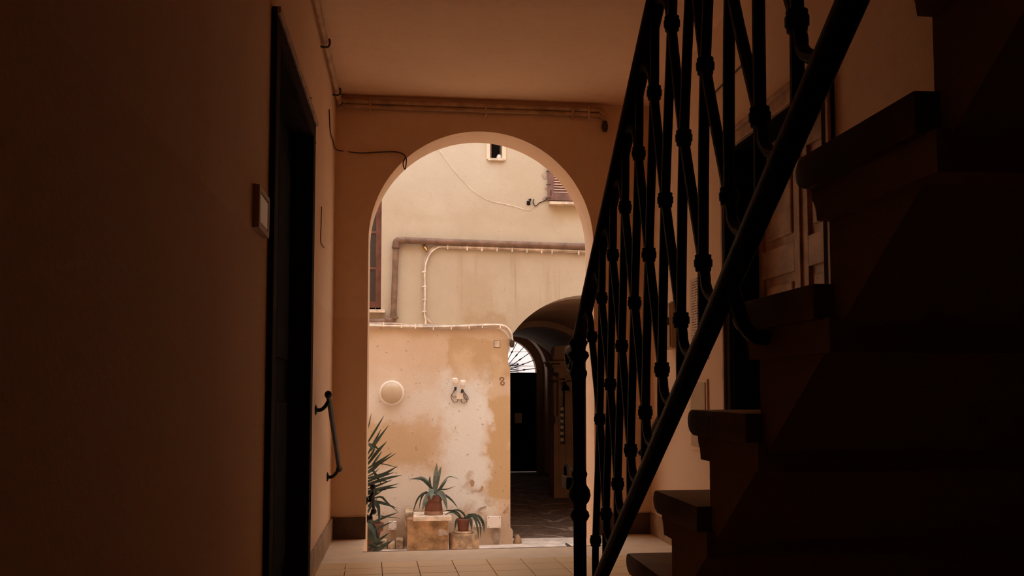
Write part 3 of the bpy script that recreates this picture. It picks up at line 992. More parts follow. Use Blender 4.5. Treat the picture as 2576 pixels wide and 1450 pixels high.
for i in range(4):
    for x0, x1 in ((wl0.x + fwid, xm - 0.03), (xm + 0.03, wl1.x - fwid)):
        if i:
            MB().box((x0, yw + 0.008, zs[i] - 0.016), (x1, yw + 0.045, zs[i] + 0.016)).build('glazing_bar', 'window_wood', w, bevel=0.003)
        MB().box((x0, yw + 0.025, zs[i]), (x1, yw + 0.031, zs[i + 1])).build('pane', 'glass', w)
MB().box((wl0.x - 0.06, YU - 0.08, lo_ - 0.045), (onY(969, 790, YU).x, YU + 0.05, lo_ - 0.008)).build('sill', 'marble', w, bevel=0.004)
MB().box((wl0.x, YU + 0.05, lo_ - 0.01), (wl1.x, YU + 0.1, lo_ + 0.03)).build('bottom_rail', 'shutter', w, bevel=0.004)
MB().box((wl0.x, YU + 0.16, lo_), (wl1.x, YU + 0.175, hi_)).build('dark_room', 'dark_room', w)
for i in range(7):
    x0 = xm + 0.05 + 0.035 * i
    if x0 < wl1.x - fwid - 0.05:
        MB().box((x0, YU + 0.125, lo_ + 0.45), (x0 + 0.026, YU + 0.135, hi_ - 0.2)).build('curtain', 'curtain', w)

# ---- small high window
w = struct(thing('window_2', 'small square window high on the far wall under the arch crown', 'window', ((ws0.x + ws1.x) / 2, YU, ws1.z)))
del w['category']
x0, x1 = ws0.x, ws1.x
for lo, hi in (((x0 - 0.045, YU - 0.015, ws1.z - 0.015), (x0, YU + 0.02, ws0.z + 0.03)), ((x1, YU - 0.015, ws1.z - 0.015), (x1 + 0.05, YU + 0.02, ws0.z + 0.03)),
               ((x0, YU - 0.015, ws0.z), (x1, YU + 0.02, ws0.z + 0.03))):
    MB().box(lo, hi).build('surround', 'facade', w, bevel=0.004)
MB().box((x0 - 0.03, YU - 0.04, ws1.z - 0.03), (x1 + 0.03, YU + 0.03, ws1.z)).build('sill', 'marble', w, bevel=0.004)
MB().box((x0, YU + 0.04, ws1.z), (x0 + 0.022, YU + 0.12, ws0.z)).build('frame', 'shutter', w, bevel=0.003)
MB().box((x0 + 0.001, YU + 0.3, ws1.z), (x1, YU + 0.34, ws0.z)).build('dark_room', 'dark_room', w)
cx = onY(1257, 395, YU).x
o = MB().lathe([(0, 0.03), (0.015, 0.034), (0.04, 0.034), (0.05, 0.026), (0.056, 0.026), (0.066, 0.02), (0.07, 0.006)], (cx, YU + 0.06, ws1.z), (0, 0, 1), 16).build('white_jar', 'white_plastic', smooth=True)
tag(o, 'white jar standing in the small high window', 'jar')

# ---- shutter on the right
s0, s1 = onY(1377, 300, YU), onY(1500, 509, YU)
sh = thing('louvred_shutter', 'closed red-brown louvred shutter above a thin stone sill', 'shutter', ((s0.x + s1.x) / 2, YU, s1.z))
s0.z = s1.z + 1.25
fx_ = onY(1392, 500, YU).x - s0.x
zb_ = onY(1400, 488, YU).z - s1.z
ys0, ys1 = YU - 0.05, YU - 0.004
MB().box((s0.x, ys0, s1.z), (s0.x + fx_, ys1, s0.z)).build('stile', 'shutter', sh, bevel=0.004)
MB().box((s1.x - fx_, ys0, s1.z), (s1.x, ys1, s0.z)).build('stile', 'shutter', sh, bevel=0.004)
MB().box((s0.x + fx_, ys0, s1.z), (s1.x - fx_, ys1, s1.z + zb_)).build('rail', 'shutter', sh, bevel=0.004)
MB().box((s0.x + fx_, ys0, s0.z - 0.09), (s1.x - fx_, ys1, s0.z)).build('rail', 'shutter', sh, bevel=0.004)
MB().box((s0.x + fx_, ys1 - 0.012, s1.z + zb_), (s1.x - fx_, ys1, s0.z - 0.09)).build('back_board', 'dark_room', sh)
sm, _ = MB().prism([(ys0 + 0.004, 0.0), (ys0 + 0.006, 0.008), (ys1 - 0.014, 0.034), (ys1 - 0.014, 0.024)], s0.x + fx_, s1.x - fx_, 'x').mesh('slat', origin=(0, 0, 0))
sm.materials.append(M['slat'])
z = s1.z + zb_ + 0.004
while z < s0.z - 0.13:
    place('slat', sm, (0, 0, z), sh)
    z += 0.0335
for i, zz in enumerate((s1.z + 0.03, s1.z + 0.2, s1.z + 0.37)):
    MB().tube([(s0.x - 0.02, YU - 0.03, zz), (s0.x + 0.03, YU - 0.055, zz)], 0.008, 6).build('hinge_pin', 'cable_dark', sh)
MB().tube([(s0.x + 0.035, YU - 0.056, s1.z + 0.06), (s0.x + 0.035, YU - 0.056, s1.z + 0.13)], 0.006, 6).build('latch', 'cable_dark', sh)
o = MB().box((s0.x + 0.01, YU - 0.09, s1.z - 0.055), (s1.x + 0.05, YU, s1.z - 0.02)).build('window_sill', 'marble', bevel=0.004)
tag(o, 'thin pale stone sill under the louvred shutter', 'sill')

# ---- drain pipe
Yp = YU - 0.055
pz = thing('drain_pipe', 'brown drain pipe bending down around the wall beside the mahogany window', 'pipe', onY(993, 808, YU))
hz_ = [onY(x, y, Yp) for x, y in ((1640, 627), (1470, 621), (1200, 612), (1015, 605))]
corner = onY(997, 605, Yp)
dn = onY(990, 800, Yp)
MB().tube(hz_, 0.040, 12).build('pipe', 'pipe', pz, smooth=True)
MB().tube(spline([hz_[-1] + Vector((0.03, 0, 0)), hz_[-1], corner + Vector((0.01, 0, -0.01)), onY(996, 618, Yp), onY(996, 626, Yp)], 14), 0.045, 12).build('elbow', 'pipe', pz, smooth=True)
MB().tube([onY(996, 620, Yp), onY(993, 710, Yp), onY(990, 795, Yp)], 0.038, 12).build('pipe', 'pipe', pz, smooth=True)
MB().tube(spline([onY(990, 790, Yp), onY(989, 802, Yp), onY(983, 808, Yp), onY(970, 809, Yp)], 12), 0.044, 12).build('elbow', 'pipe', pz, smooth=True)
MB().tube([onY(975, 809, Yp), onY(925, 810, Yp), onY(860, 811, Yp)], 0.036, 12).build('pipe', 'pipe', pz, smooth=True)
for x, y in ((973, 806), (992, 800), (996, 622)):
    p_ = onY(x, y, Yp)
    dr = (0, 0, 1) if x > 980 else (1, 0, 0)
    MB().lathe([(-0.014, 0.044), (-0.012, 0.05), (0.012, 0.05), (0.014, 0.044)], p_, dr, 14).build('joint_collar', 'pipe', pz, smooth=True)


# ---- cable runs
def cable_run(name, label, tracks, r, clips, Yc, wallY):
    c_ = thing(name, label, 'cables', onY(tracks[0][0][0], tracks[0][0][1], Yc))
    for i, tr in enumerate(tracks):
        MB().tube(spline([onY(x, y, Yc - 0.012 * (i % 2)) for x, y in tr], 50), r * (1, 0.8, 0.7)[i % 3], 7).build('cable', ('cable', 'clip', 'cable')[i % 3], c_, smooth=True)
    for x, y, vert in clips:
        p_ = onY(x, y, Yc)
        if vert:
            MB().box((p_.x - 0.024, p_.y - 0.024, p_.z - 0.007), (p_.x + 0.024, wallY, p_.z + 0.008)).build('clip', 'clip', c_, bevel=0.002)
        else:
            MB().box((p_.x - 0.008, p_.y - 0.03, p_.z - 0.026), (p_.x + 0.008, wallY, p_.z + 0.026)).build('clip', 'clip', c_, bevel=0.002)


up1 = [(1640, 645), (1470, 636), (1300, 629), (1130, 624), (1100, 620), (1080, 634), (1068, 660), (1067, 720), (1067, 785), (1075, 803), (1086, 815)]
up2 = [(1640, 641), (1470, 632), (1300, 626), (1130, 621), (1098, 625), (1078, 645), (1069, 680), (1069, 740), (1068, 790), (1071, 806), (1070, 818)]
cable_run('cable_run', 'pale cable run curving down the far wall below the drain pipe', [up1, up2], 0.013,
          [(1126, 623, 0), (1175, 625, 0), (1212, 627, 0), (1250, 628, 0), (1288, 629, 0), (1325, 631, 0), (1362, 633, 0), (1388, 634, 0), (1455, 636, 0), (1067, 685, 1), (1067, 722, 1), (1068, 755, 1), (1067, 785, 1)], YU - 0.03, YU)
lo1 = [(860, 816), (930, 815), (1000, 816), (1060, 824), (1130, 826), (1210, 824), (1250, 822), (1272, 828), (1284, 843), (1288, 862)]
lo2 = [(860, 820), (930, 819), (1000, 821), (1060, 822), (1130, 822), (1210, 819), (1255, 818), (1276, 825), (1287, 842), (1290, 866)]
lo3 = [(860, 812), (930, 814), (1010, 820), (1060, 818), (1130, 820), (1200, 817), (1240, 817), (1270, 822), (1282, 836), (1285, 858)]
cable_run('cable_run', 'thick pale cable bundle along the top edge of the lower wall block', [lo1, lo2, lo3], 0.015,
          [(965, 817, 0), (1010, 820, 0), (1045, 822, 0), (1090, 825, 0), (1135, 825, 0), (1180, 823, 0), (1213, 821, 0), (1258, 822, 0)], YBLK - 0.03, YBLK)
p_ = onY(1288, 862, YBLK - 0.03)
o = MB().lathe([(0, 0.02), (0.03, 0.03), (0.07, 0.03), (0.1, 0.018)], p_ - Vector((0, 0, 0.06)), (0, 0, 1), 12).build('cable_seal', 'cable_dark', smooth=True)
tag(o, 'dark tapered seal at the lower end of the cable bundle', 'cable seal')
a, b = onY(1066, 618, YU - 0.02), onY(1074, 632, YU - 0.06)
o = MB().tube([a, a.lerp(b, 0.5), b], [0.02, 0.024, 0.012], 10).build('brass_spigot', 'brass', smooth=True)
tag(o, 'stubby brass spigot sticking out of the far wall above the bend of the cables', 'spigot')

# thin wire across the far wall, hook and wire by the shutter
pts = [onY(x, y, YU - 0.008) for x, y in ((1085, 350), (1105, 378), (1140, 425), (1170, 460), (1200, 488), (1235, 506), (1265, 512), (1290, 518), (1325, 528), (1338, 525), (1343, 516))]
o = MB().tube(spline(pts, 50), 0.0028, 5).build('thin_wire', 'clip', smooth=True)
tag(o, 'thin pale wire drooping diagonally across the upper far wall', 'wire')
pts = [onY(x, y, YU - 0.01) for x, y in ((1343, 501), (1341, 508), (1344, 516), (1349, 518), (1356, 511), (1366, 507), (1376, 501))]
o = MB().tube(spline(pts, 24), 0.006, 6).build('wire_end', 'cable_dark', smooth=True)
tag(o, 'dark curled wire end beside the lower shutter hinge', 'wire')
hk = onY(1331, 510, YU)
t_ = thing('iron_hook', 'small dark iron hook on the far wall left of the shutter', 'hook', (hk.x, YU, hk.z - 0.04))
MB().box((hk.x - 0.03, YU - 0.01, hk.z - 0.03), (hk.x + 0.015, YU, hk.z + 0.02)).build('plate', 'iron', t_, bevel=0.003)
MB().tube(spline([(hk.x, YU - 0.005, hk.z + 0.035), (hk.x + 0.015, YU - 0.05, hk.z + 0.03), (hk.x - 0.005, YU - 0.06, hk.z - 0.01), (hk.x - 0.012, YU - 0.045, hk.z - 0.04)], 14), 0.009, 8).build('hook', 'iron', t_, smooth=True)

# ---- bulkhead lamp
lc = onY(985.5, 989, YBLK)
lp = thing('bulkhead_lamp', 'round cream dome wall lamp on the weathered far wall', 'lamp', (lc.x, YBLK, lc.z - 0.15))
rl = 31 * (YBLK / F)
MB().lathe([(0, rl * 0.93), (0.012, rl * 0.985), (0.03, rl), (0.05, rl * 0.985), (0.06, rl * 0.93), (0.062, rl * 0.87)], lc, (0, -1, 0), 48).build('rim', 'white_plastic', lp, smooth=True)
MB().lathe([(0.055, rl * 0.87), (0.07, rl * 0.84), (0.09, rl * 0.72), (0.105, rl * 0.5), (0.113, rl * 0.25), (0.115, rl * 0.02)], lc, (0, -1, 0), 48).build('dome', 'opal', lp, smooth=True)

# ---- twin sensor heads with a junction box
bc = onY(1156, 997, YBLK)
ts = thing('twin_spotlight', 'pair of cream spotlight heads wired to a small box on the far wall', 'spotlight', (bc.x, YBLK, bc.z - 0.1))
MB().box((bc.x - 0.038, YBLK - 0.05, bc.z - 0.038), (bc.x + 0.038, YBLK, bc.z + 0.038)).build('junction_box', 'white_plastic', ts, bevel=0.006)
for (cx_, cy_, tx) in ((1146, 960, -0.12), (1163, 966, 0.08)):
    c0 = onY(cx_, cy_ + 13, YBLK - 0.09)
    hd = MB().lathe([(0, 0.018), (0.02, 0.024), (0.028, 0.03), (0.05, 0.032), (0.052, 0.034), (0.095, 0.034), (0.1, 0.03)], c0, (tx, -0.25, 1), 20).build('spot_head', 'white_plastic', ts, smooth=True)
    MB().tube(spline([c0, c0 + Vector((0, 0.03, -0.03)), (c0.x, YBLK, c0.z - 0.035)], 8), 0.014, 8).build('swivel', 'cable_dark', hd, smooth=True)
for tr in (((1147, 973), (1142, 986), (1135, 996), (1136, 1004), (1142, 1012), (1149, 1012), (1152, 1006), (1149, 1000)),
           ((1147, 973), (1140, 988), (1137, 998), (1143, 1000), (1148, 997)),
           ((1163, 975), (1168, 988), (1175, 997), (1178, 1004), (1172, 1006), (1167, 998), (1164, 985)),
           ((1162, 977), (1170, 994), (1175, 1008), (1170, 1014), (1163, 1014), (1160, 1008), (1164, 1000))):
    MB().tube(spline([onY(x, y, YBLK - 0.015) for x, y in tr], 30), 0.0045, 6).build('lead', 'pipe', ts, smooth=True)


# ---- white junction boxes
def jbox(px0, py0, px1, py1, label, Y):
    a, b = onY(px0, py0, Y), onY(px1, py1, Y)
    j = thing('junction_box', label, 'junction box', ((a.x + b.x) / 2, Y, b.z))
    MB().box((a.x, Y - 0.05, b.z), (b.x, Y, a.z)).build('body', 'white_plastic', j, bevel=0.006)
    MB().box((a.x - 0.003, Y - 0.06, b.z - 0.003), (b.x + 0.003, Y - 0.05, a.z + 0.003)).build('lid', 'white_plastic', j, bevel=0.004)
    for x in (a.x + 0.012, b.x - 0.012):
        for z in (a.z - 0.012, b.z + 0.012):
            MB().lathe([(0, 0.006), (0.003, 0.005)], (x, Y - 0.059, z), (0, -1, 0), 8).build('screw', 'cable_dark', j)


jbox(1225, 1299, 1258, 1326, 'cream junction box with four dark screws near the block corner', YBLK)
jbox(1190, 1301, 1214, 1324, 'cream junction box half hidden behind the strap-leaved pot plant', YBLK)
jbox(979, 1312, 997, 1331, 'small square junction box low on the wall beside the yucca pot', YBLK)

# hatch square and painted numeral on the block
a, b = onY(1242, 857, YBLK), onY(1258, 875, YBLK)
hs = thing('plaster_hatch', 'small square hatch scored into the plaster near the block top', 'hatch', ((a.x + b.x) / 2, YBLK, b.z))
MB().box((a.x + 0.006, YBLK - 0.006, b.z + 0.006), (b.x - 0.006, YBLK, a.z - 0.006)).build('cover', 'marble', hs, bevel=0.002)
for lo, hi in (((a.x, b.z), (b.x, b.z + 0.006)), ((a.x, a.z - 0.006), (b.x, a.z)), ((a.x, b.z + 0.006), (a.x + 0.006, a.z - 0.006)), ((b.x - 0.006, b.z + 0.006), (b.x, a.z - 0.006))):
    MB().box((lo[0], YBLK - 0.003, lo[1]), (hi[0], YBLK, hi[1])).build('edge', 'rust', hs)
zz = [(345, 1215), (340, 1165), (385, 1140), (432, 1160), (432, 1200), (375, 1255), (360, 1300), (395, 1335), (440, 1322), (448, 1280), (425, 1258)]
pts = [onY(1225 + x / 10.35, 840 + y / 10.35, YBLK - 0.002) for x, y in zz]
o = MB().tube(spline(pts, 40), 0.0065, 6, flat=0.4).build('painted_numeral', 'rust', smooth=True)
tag(o, 'rusty painted looped numeral on the ochre plaster edge of the block', 'painted mark')

# ---- plinths
YP = 10.15
a, b = onY(1024, 1308, YP), onY(1129, 1390, YP)
pd = thing('plaster_plinth', 'ochre plaster plinth topped by a pale marble slab', 'plinth', ((a.x + b.x) / 2, YP + 0.2, DROP))
M['plinth'] = simple('plinth_blotched_plaster', (0.37, 0.22, 0.11, 1), 0.95, var=0.5, scale=7, bump=0.9)
MB().box((a.x, YP, DROP), (b.x - 0.01, YBLK, a.z)).build('body', 'plinth', pd, bevel=0.012, seg=2)
MB().box((a.x - 0.02, YP + 0.16, a.z - 0.16), (onY(1042, 1300, YP).x, YBLK, a.z + 0.05)).build('shoulder', 'old_stone', pd, bevel=0.02)
ms = onY(1040, 1301, YP - 0.03), onY(1136, 1311, YP - 0.03)
MB().box((ms[0].x, YP - 0.03, ms[1].z), (ms[1].x, YP + 0.38, ms[0].z)).build('slab', 'marble', pd, bevel=0.004)
TOPZ = ms[0].z
a2, b2 = onY(1131, 1346, YP), onY(1209, 1390, YP)
r2 = (b2.x - a2.x) / 2
cx2 = (a2.x + b2.x) / 2
o = MB().lathe([(0, r2), (0.1, r2 * 0.99), (a2.z - DROP - 0.12, r2 * 0.97), (a2.z - DROP - 0.1, r2 * 1.0), (a2.z - DROP - 0.02, r2 * 1.0), (a2.z - DROP, r2 * 0.95)], (cx2, YP + r2, DROP), (0, 0, 1), 28).build('column_stump', 'old_stone', smooth=True)
tag(o, 'round pitted stone column stump carrying the smaller terracotta pot', 'column stump')
STZ = a2.z

x0k, x1k = onY(925, 1380, YBLK).x, onY(1021, 1380, YBLK).x
kerb = thing('rubble_kerb', 'low kerb of rough dark stones between the yucca tub and the plinth', 'kerb', ((x0k + x1k) / 2, YBLK - 0.1, DROP))
xk = x0k
while xk < x1k - 0.04:
    wk = random.uniform(0.07, 0.12)
    wk = min(wk, x1k - xk)
    hk_ = random.uniform(0.07, 0.12)
    MB().box((xk, YBLK - random.uniform(0.2, 0.24), DROP), (xk + wk - 0.006, YBLK - 0.002, DROP + hk_)).build('stone', 'old_stone', kerb, bevel=0.018, seg=2)
    xk += wk
flake_p = [onY(x, y, YP) for x, y in ((1101, 1341), (1104, 1333), (1112, 1331), (1125, 1338), (1126, 1347), (1116, 1346), (1108, 1350), (1103, 1348))]
MB().prism([(p_.x, p_.z) for p_ in flake_p], YP - 0.006, YP + 0.001).build('plaster_flake', 'flake', pd)

# ---- agave on the marble slab
Yag = YP + 0.14
Z4 = lambda x, y: (900 + x / 4.025, 1090 + y / 4.025)
pa = thing('potted_agave', 'grey-green agave in a terracotta pot on the marble slab', 'plant', (onY(*Z4(770, 845), Yag).x, Yag, TOPZ))
px_m = Yag / F / 4.025                 # metres per zoom pixel at the plant
cxp = onY(*Z4(768, 700), Yag).x
hz4 = lambda y: onY(*Z4(768, y), Yag).z - TOPZ
z_a, z_b, z_c = hz4(785), hz4(690), hz4(640)
MB().lathe([(0, 92 * px_m), (0.006, 94 * px_m), (z_a * 0.9, 90 * px_m), (z_a, 88 * px_m)], (cxp, Yag, TOPZ), (0, 0, 1), 28).build('pot_stand', 'terracotta_pale', pa, smooth=True)
MB().lathe([(z_a, 88 * px_m), (z_a + 0.01, 90 * px_m), (z_b, 78 * px_m), (z_b + 0.003, 84 * px_m), (z_c, 80 * px_m), (z_c + 0.004, 74 * px_m), (z_c - 0.012, 70 * px_m)], (cxp, Yag, TOPZ), (0, 0, 1), 28).build('pot', 'terracotta', pa, smooth=True)
MB().lathe([(z_c - 0.02, 68 * px_m), (z_c - 0.01, 60 * px_m), (z_c - 0.005, 10 * px_m)], (cxp, Yag, TOPZ), (0, 0, 1), 20).build('soil', 'soil', pa, smooth=True)
LV = [([(770, 620), (790, 420), (800, 303)], 50, 0.0, 'agave'), ([(785, 620), (820, 430), (846, 335)], 38, 0.06, 'agave'),
      ([(760, 620), (745, 560), (690, 500), (630, 466), (503, 467)], 34, -0.03, 'agave_dark'), ([(765, 620), (735, 540), (690, 480), (640, 448), (572, 456)], 30, 0.05, 'agave'),
      ([(750, 620), (728, 500), (733, 432)], 28, 0.05, 'agave_dark'), ([(785, 620), (850, 545), (908, 468)], 28, -0.03, 'agave_dark'),
      ([(790, 620), (830, 575), (900, 570), (990, 538)], 16, 0.02, 'agave_dark'), ([(790, 620), (850, 520), (910, 450), (960, 445), (1022, 468)], 14, 0.08, 'agave'),
      ([(765, 620), (745, 575), (748, 620), (740, 675)], 64, -0.16, 'agave'), ([(755, 620), (720, 630), (680, 700), (648, 800)], 62, -0.10, 'agave'),
      ([(755, 620), (690, 600), (620, 650), (585, 720), (550, 830)], 22, 0.0, 'agave_dark'), ([(750, 620), (680, 610), (640, 670), (620, 780)], 20, 0.03, 'agave_dark'),
      ([(785, 620), (840, 610), (880, 680), (908, 790)], 62, -0.10, 'agave'), ([(790, 620), (880, 630), (960, 690), (1014, 762)], 24, -0.03, 'agave_dark')]
for pts4, w_, dy_, mt in LV:
    n_ = len(pts4)
    pts = [onY(*Z4(x, y), Yag + dy_ * (i / (n_ - 1)) * 1.0 if n_ > 1 else Yag) for i, (x, y) in enumerate(pts4)]
    MB().leaf(pts, w_ * px_m).build('leaf', mt, pa, smooth=True)

# ---- strap-leaved plant on the stump
Ys = YP + r2 * 0.75
px_s = Ys / F / 4.025
ps = thing('potted_strap_plant', 'dark strap-leaved plant drooping over its terracotta pot on the stump', 'plant', (onY(*Z4(1068, 1000), Ys).x, Ys, STZ))
cxs = onY(*Z4(1068, 950), Ys).x
top_ = onY(*Z4(1068, 868), Ys).z - STZ
MB().lathe([(0, 100 * px_s), (0.012, 106 * px_s), (0.02, 104 * px_s), (0.021, 60 * px_s)], (cxs, Ys, STZ), (0, 0, 1), 28).build('saucer', 'old_stone', ps, smooth=True)
MB().lathe([(0.02, 52 * px_s), (top_ * 0.8, 60 * px_s), (top_ * 0.81, 66 * px_s), (top_, 68 * px_s), (top_ + 0.003, 62 * px_s), (top_ - 0.015, 58 * px_s)], (cxs, Ys, STZ), (0, 0, 1), 28).build('pot', 'terracotta', ps, smooth=True)
MB().lathe([(top_ - 0.03, 57 * px_s), (top_ - 0.014, 50 * px_s), (top_ - 0.01, 8 * px_s)], (cxs, Ys, STZ), (0, 0, 1), 20).build('soil', 'soil', ps, smooth=True)
LS = [([(1055, 885), (1000, 825), (940, 803), (850, 852)], 18, -.05), ([(1060, 885), (1010, 808), (920, 786), (845, 800)], 20, .04), ([(1080, 885), (1085, 840), (1040, 792), (980, 780), (915, 800)], 22, .02),
      ([(1045, 885), (1005, 880), (990, 930), (980, 1000)], 26, -.06), ([(1085, 885), (1150, 826), (1215, 842), (1262, 920), (1283, 1025)], 24, -.03),
      ([(1085, 885), (1150, 838), (1190, 880), (1215, 980), (1222, 1082)], 28, -.10), ([(1085, 885), (1165, 836), (1220, 890), (1245, 970), (1240, 1062)], 26, -.07),
      ([(1090, 885), (1180, 832), (1250, 862), (1278, 930), (1287, 1000)], 22, .02), ([(1085, 885), (1135, 870), (1148, 930), (1155, 995)], 30, -.08), ([(1085, 885), (1120, 830), (1170, 840), (1200, 900)], 20, .05)]
for pts4, w_, dy_ in LS:
    n_ = len(pts4)
    pts = [onY(*Z4(x, y), Ys + dy_ * i / (n_ - 1)) for i, (x, y) in enumerate(pts4)]
    MB().leaf(pts, w_ * px_s).build('leaf', 'agave_dark', ps, smooth=True)

# ---- yucca by the arch jamb
Yy = 10.1
yb0 = onY(945, 1345, Yy)
yu = thing('potted_yucca', 'tall spiky yucca in a terracotta tub behind the arch jamb', 'plant', (yb0.x - 0.17, Yy, DROP))
xy = yb0.x - 0.17
pt_ = onY(945, 1317, Yy).z
MB().lathe([(0, 0.17), (pt_ - DROP - 0.08, 0.225), (pt_ - DROP - 0.075, 0.25), (pt_ - DROP, 0.255), (pt_ - DROP + 0.003, 0.23), (pt_ - DROP - 0.03, 0.222)], (xy, Yy, DROP), (0, 0, 1), 28).build('pot', 'terracotta', yu, smooth=True)
MB().lathe([(pt_ - DROP - 0.06, 0.22), (pt_ - DROP - 0.035, 0.2), (pt_ - DROP - 0.03, 0.02)], (xy, Yy, DROP), (0, 0, 1), 20).build('soil', 'soil', yu, smooth=True)
heads = []
for hx, hpy in ((-0.02, 1195), (0.03, 1245), (-0.1, 1130)):
    tpz = onY(930, hpy, Yy).z
    MB().tube(spline([(xy + hx * 0.4, Yy, pt_ - 0.04), (xy + hx * 1.4, Yy + 0.02, (pt_ + tpz) / 2), (xy + hx, Yy, tpz)], 12), [0.035 - 0.001 * i for i in range(12)], 8).build('trunk', 'bark', yu, smooth=True)
Z3 = lambda x, y: (920 + x / 4.025, 1040 + y / 4.025)
YL = [((20, 180), (58, 0), 7), ((20, 300), (100, 170), (188, 20), 16), ((20, 420), (100, 270), (158, 155), 16), ((50, 380), (130, 260), (236, 118), 20), ((20, 520), (120, 390), (216, 285), 24),
      ((30, 310), (90, 335), (155, 390), 18), ((20, 320), (60, 345), (110, 380), 12), ((70, 520), (120, 450), (165, 385), 16), ((20, 560), (140, 490), (272, 397), 20), ((20, 590), (160, 500), (312, 403), 16),
      ((90, 505), (200, 520), (325, 552), 8), ((20, 660), (180, 620), (325, 535), 24), ((20, 690), (160, 640), (290, 600), 20), ((20, 720), (200, 665), (370, 627), 22), ((60, 560), (110, 640), (160, 725), 20),
      ((20, 740), (140, 690), (256, 692), 14), ((20, 790), (160, 760), (340, 712), 18), ((20, 800), (180, 765), (325, 750), 20), ((20, 830), (120, 770), (230, 742), 14), ((20, 860), (110, 820), (175, 780), 16),
      ((20, 640), (80, 610), (140, 560), 12), ((90, 860), (160, 850), (220, 910), (335, 1008), 16), ((80, 890), (180, 915), (318, 962), 22), ((100, 890), (130, 960), (140, 1160), 24), ((70, 1110), (180, 1060), (330, 1005), 18),
      ((100, 1030), (200, 1050), (350, 1066), 7), ((60, 1200), (160, 1150), (280, 1095), 16), ((25, 1075), (80, 1160), (155, 1340), 32), ((20, 1180), (80, 1240), (175, 1330), 22), ((60, 1412), (160, 1360), (278, 1285), 34),
      ((40, 1300), (140, 1280), (240, 1210), 22), ((40, 1290), (80, 1330), (130, 1360), 16), ((20, 950), (60, 900), (90, 800), 18), ((20, 1010), (60, 930), (120, 860), 18),
      ((20, 470), (70, 400), (110, 300), 16), ((20, 610), (90, 560), (200, 450), 18), ((20, 700), (110, 650), (230, 590), 18), ((20, 770), (120, 735), (280, 670), 16), ((20, 810), (100, 790), (210, 775), 16),
      ((20, 850), (90, 815), (150, 760), 16), ((20, 880), (80, 900), (130, 985), 20), ((20, 1120), (70, 1180), (110, 1290), 30), ((20, 1230), (70, 1290), (120, 1390), 30), ((30, 1390), (110, 1330), (190, 1300), 26),
      ((20, 1040), (60, 1100), (70, 1240), 26), ((25, 1340), (90, 1350), (170, 1395), 24)]
for it in YL:
    w_ = it[-1]
    dy_ = random.uniform(-0.22, 0.12)
    q4 = it[:-1]
    y0_ = Yy - 0.3 if q4[0][1] > 1000 else Yy
    pts = [onY(*Z3(x, y), y0_ + dy_ * i / (len(q4) - 1)) for i, (x, y) in enumerate(q4)]
    MB().leaf(pts, w_ * px_m * 1.5, 0.25).build('leaf', 'palm', yu, smooth=True)
for i in range(34):                     # the half of the crown behind the jamb
    zz_ = onY(930, random.choice((1130, 1170, 1200, 1245, 1300)), Yy).z
    an = random.uniform(0.55 * math.pi, 1.45 * math.pi)
    ln_ = random.uniform(0.25, 0.48)
    el = random.uniform(-0.3, 0.9)
    b0 = Vector((xy - 0.03, Yy, zz_))
    d_ = Vector((math.cos(an) * math.cos(el), math.sin(an) * math.cos(el) * 0.7, math.sin(el)))
    tip = b0 + d_ * ln_ + Vector((0, 0, -0.1 if el < 0.2 else 0))
    MB().leaf([b0, b0 + d_ * ln_ * 0.5 + Vector((0, 0, 0.03)), tip], 0.03, 0.25).build('leaf', 'palm', yu, smooth=True)

# fallen leaf on the paving
q = onZ(1430, 1378, 0.0)
lf_ = onZ(1431, 1377, DROP)
o = MB().leaf([lf_ + Vector((-0.035, 0.03, 0.035)), lf_ + Vector((0, 0, 0.012)), lf_ + Vector((0.04, -0.02, 0.006))], 0.035, 0.4).build('fallen_leaf', 'cable_dark', smooth=True)
tag(o, 'single dry dark leaf lying on the pale courtyard paving', 'leaf')

# ================================================================== PASSAGE
YI, YE, YD = 15.5, 19.95, 20.4        # inner arch, end wall, street door
PXR = PXC + PR
struct(MB().box((PXC - 1.6, YU + 0.02, DROP - 0.3), (PXC + 1.9, YD + 0.5, DROP)).build('floor_passage', 'cobble'))
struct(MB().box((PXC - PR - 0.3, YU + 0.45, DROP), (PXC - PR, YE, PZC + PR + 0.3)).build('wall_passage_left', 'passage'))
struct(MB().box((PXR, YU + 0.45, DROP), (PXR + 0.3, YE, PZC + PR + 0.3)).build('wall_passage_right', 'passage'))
va = arch_outline(PXC - PR, PXC + PR, PZC, PZC + PR, 40)
poly = va + [(PXC + PR + 0.01, PZC), (PXC + PR + 0.01, PZC + PR + 0.3), (PXC - PR - 0.01, PZC + PR + 0.3), (PXC - PR - 0.01, PZC)]
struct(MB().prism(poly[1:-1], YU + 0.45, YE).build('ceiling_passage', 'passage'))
# inner transverse arch with the pilaster that carries it
pl_x = onY(1393, 1000, YI).x
corn = onY(1400, 917, YI).z
ri = PR - 0.1
ia = arch_outline(PXC - ri, PXC + ri, PZC, PZC + ri, 36)
poly = ia[1:-1] + [(PXC + PR, PZC), ] + [(PXC + PR * math.cos(math.pi * i / 36), PZC + PR * math.sin(math.pi * i / 36)) for i in range(1, 37)]
struct(MB().prism(poly, YI, YI + 0.4).build('trim_inner_arch', 'passage'))
pil = thing('passage_pilaster', 'plastered pilaster with moulded cornice on the right of the dark passage', 'pilaster', ((pl_x + PXR) / 2, YI, DROP))
nx0, nx1 = onY(1408, 1000, YI).x, onY(1421, 1000, YI).x
nzt, nzb = onY(1414, 950, YI).z, onY(1414, 1118, YI).z
MB().box((pl_x, YI, DROP), (nx0, YI + 0.5, corn - 0.02)).build('shaft', 'passage', pil, bevel=0.004)
MB().box((nx1, YI, DROP), (PXR, YI + 0.5, corn - 0.02)).build('shaft', 'passage', pil, bevel=0.004)
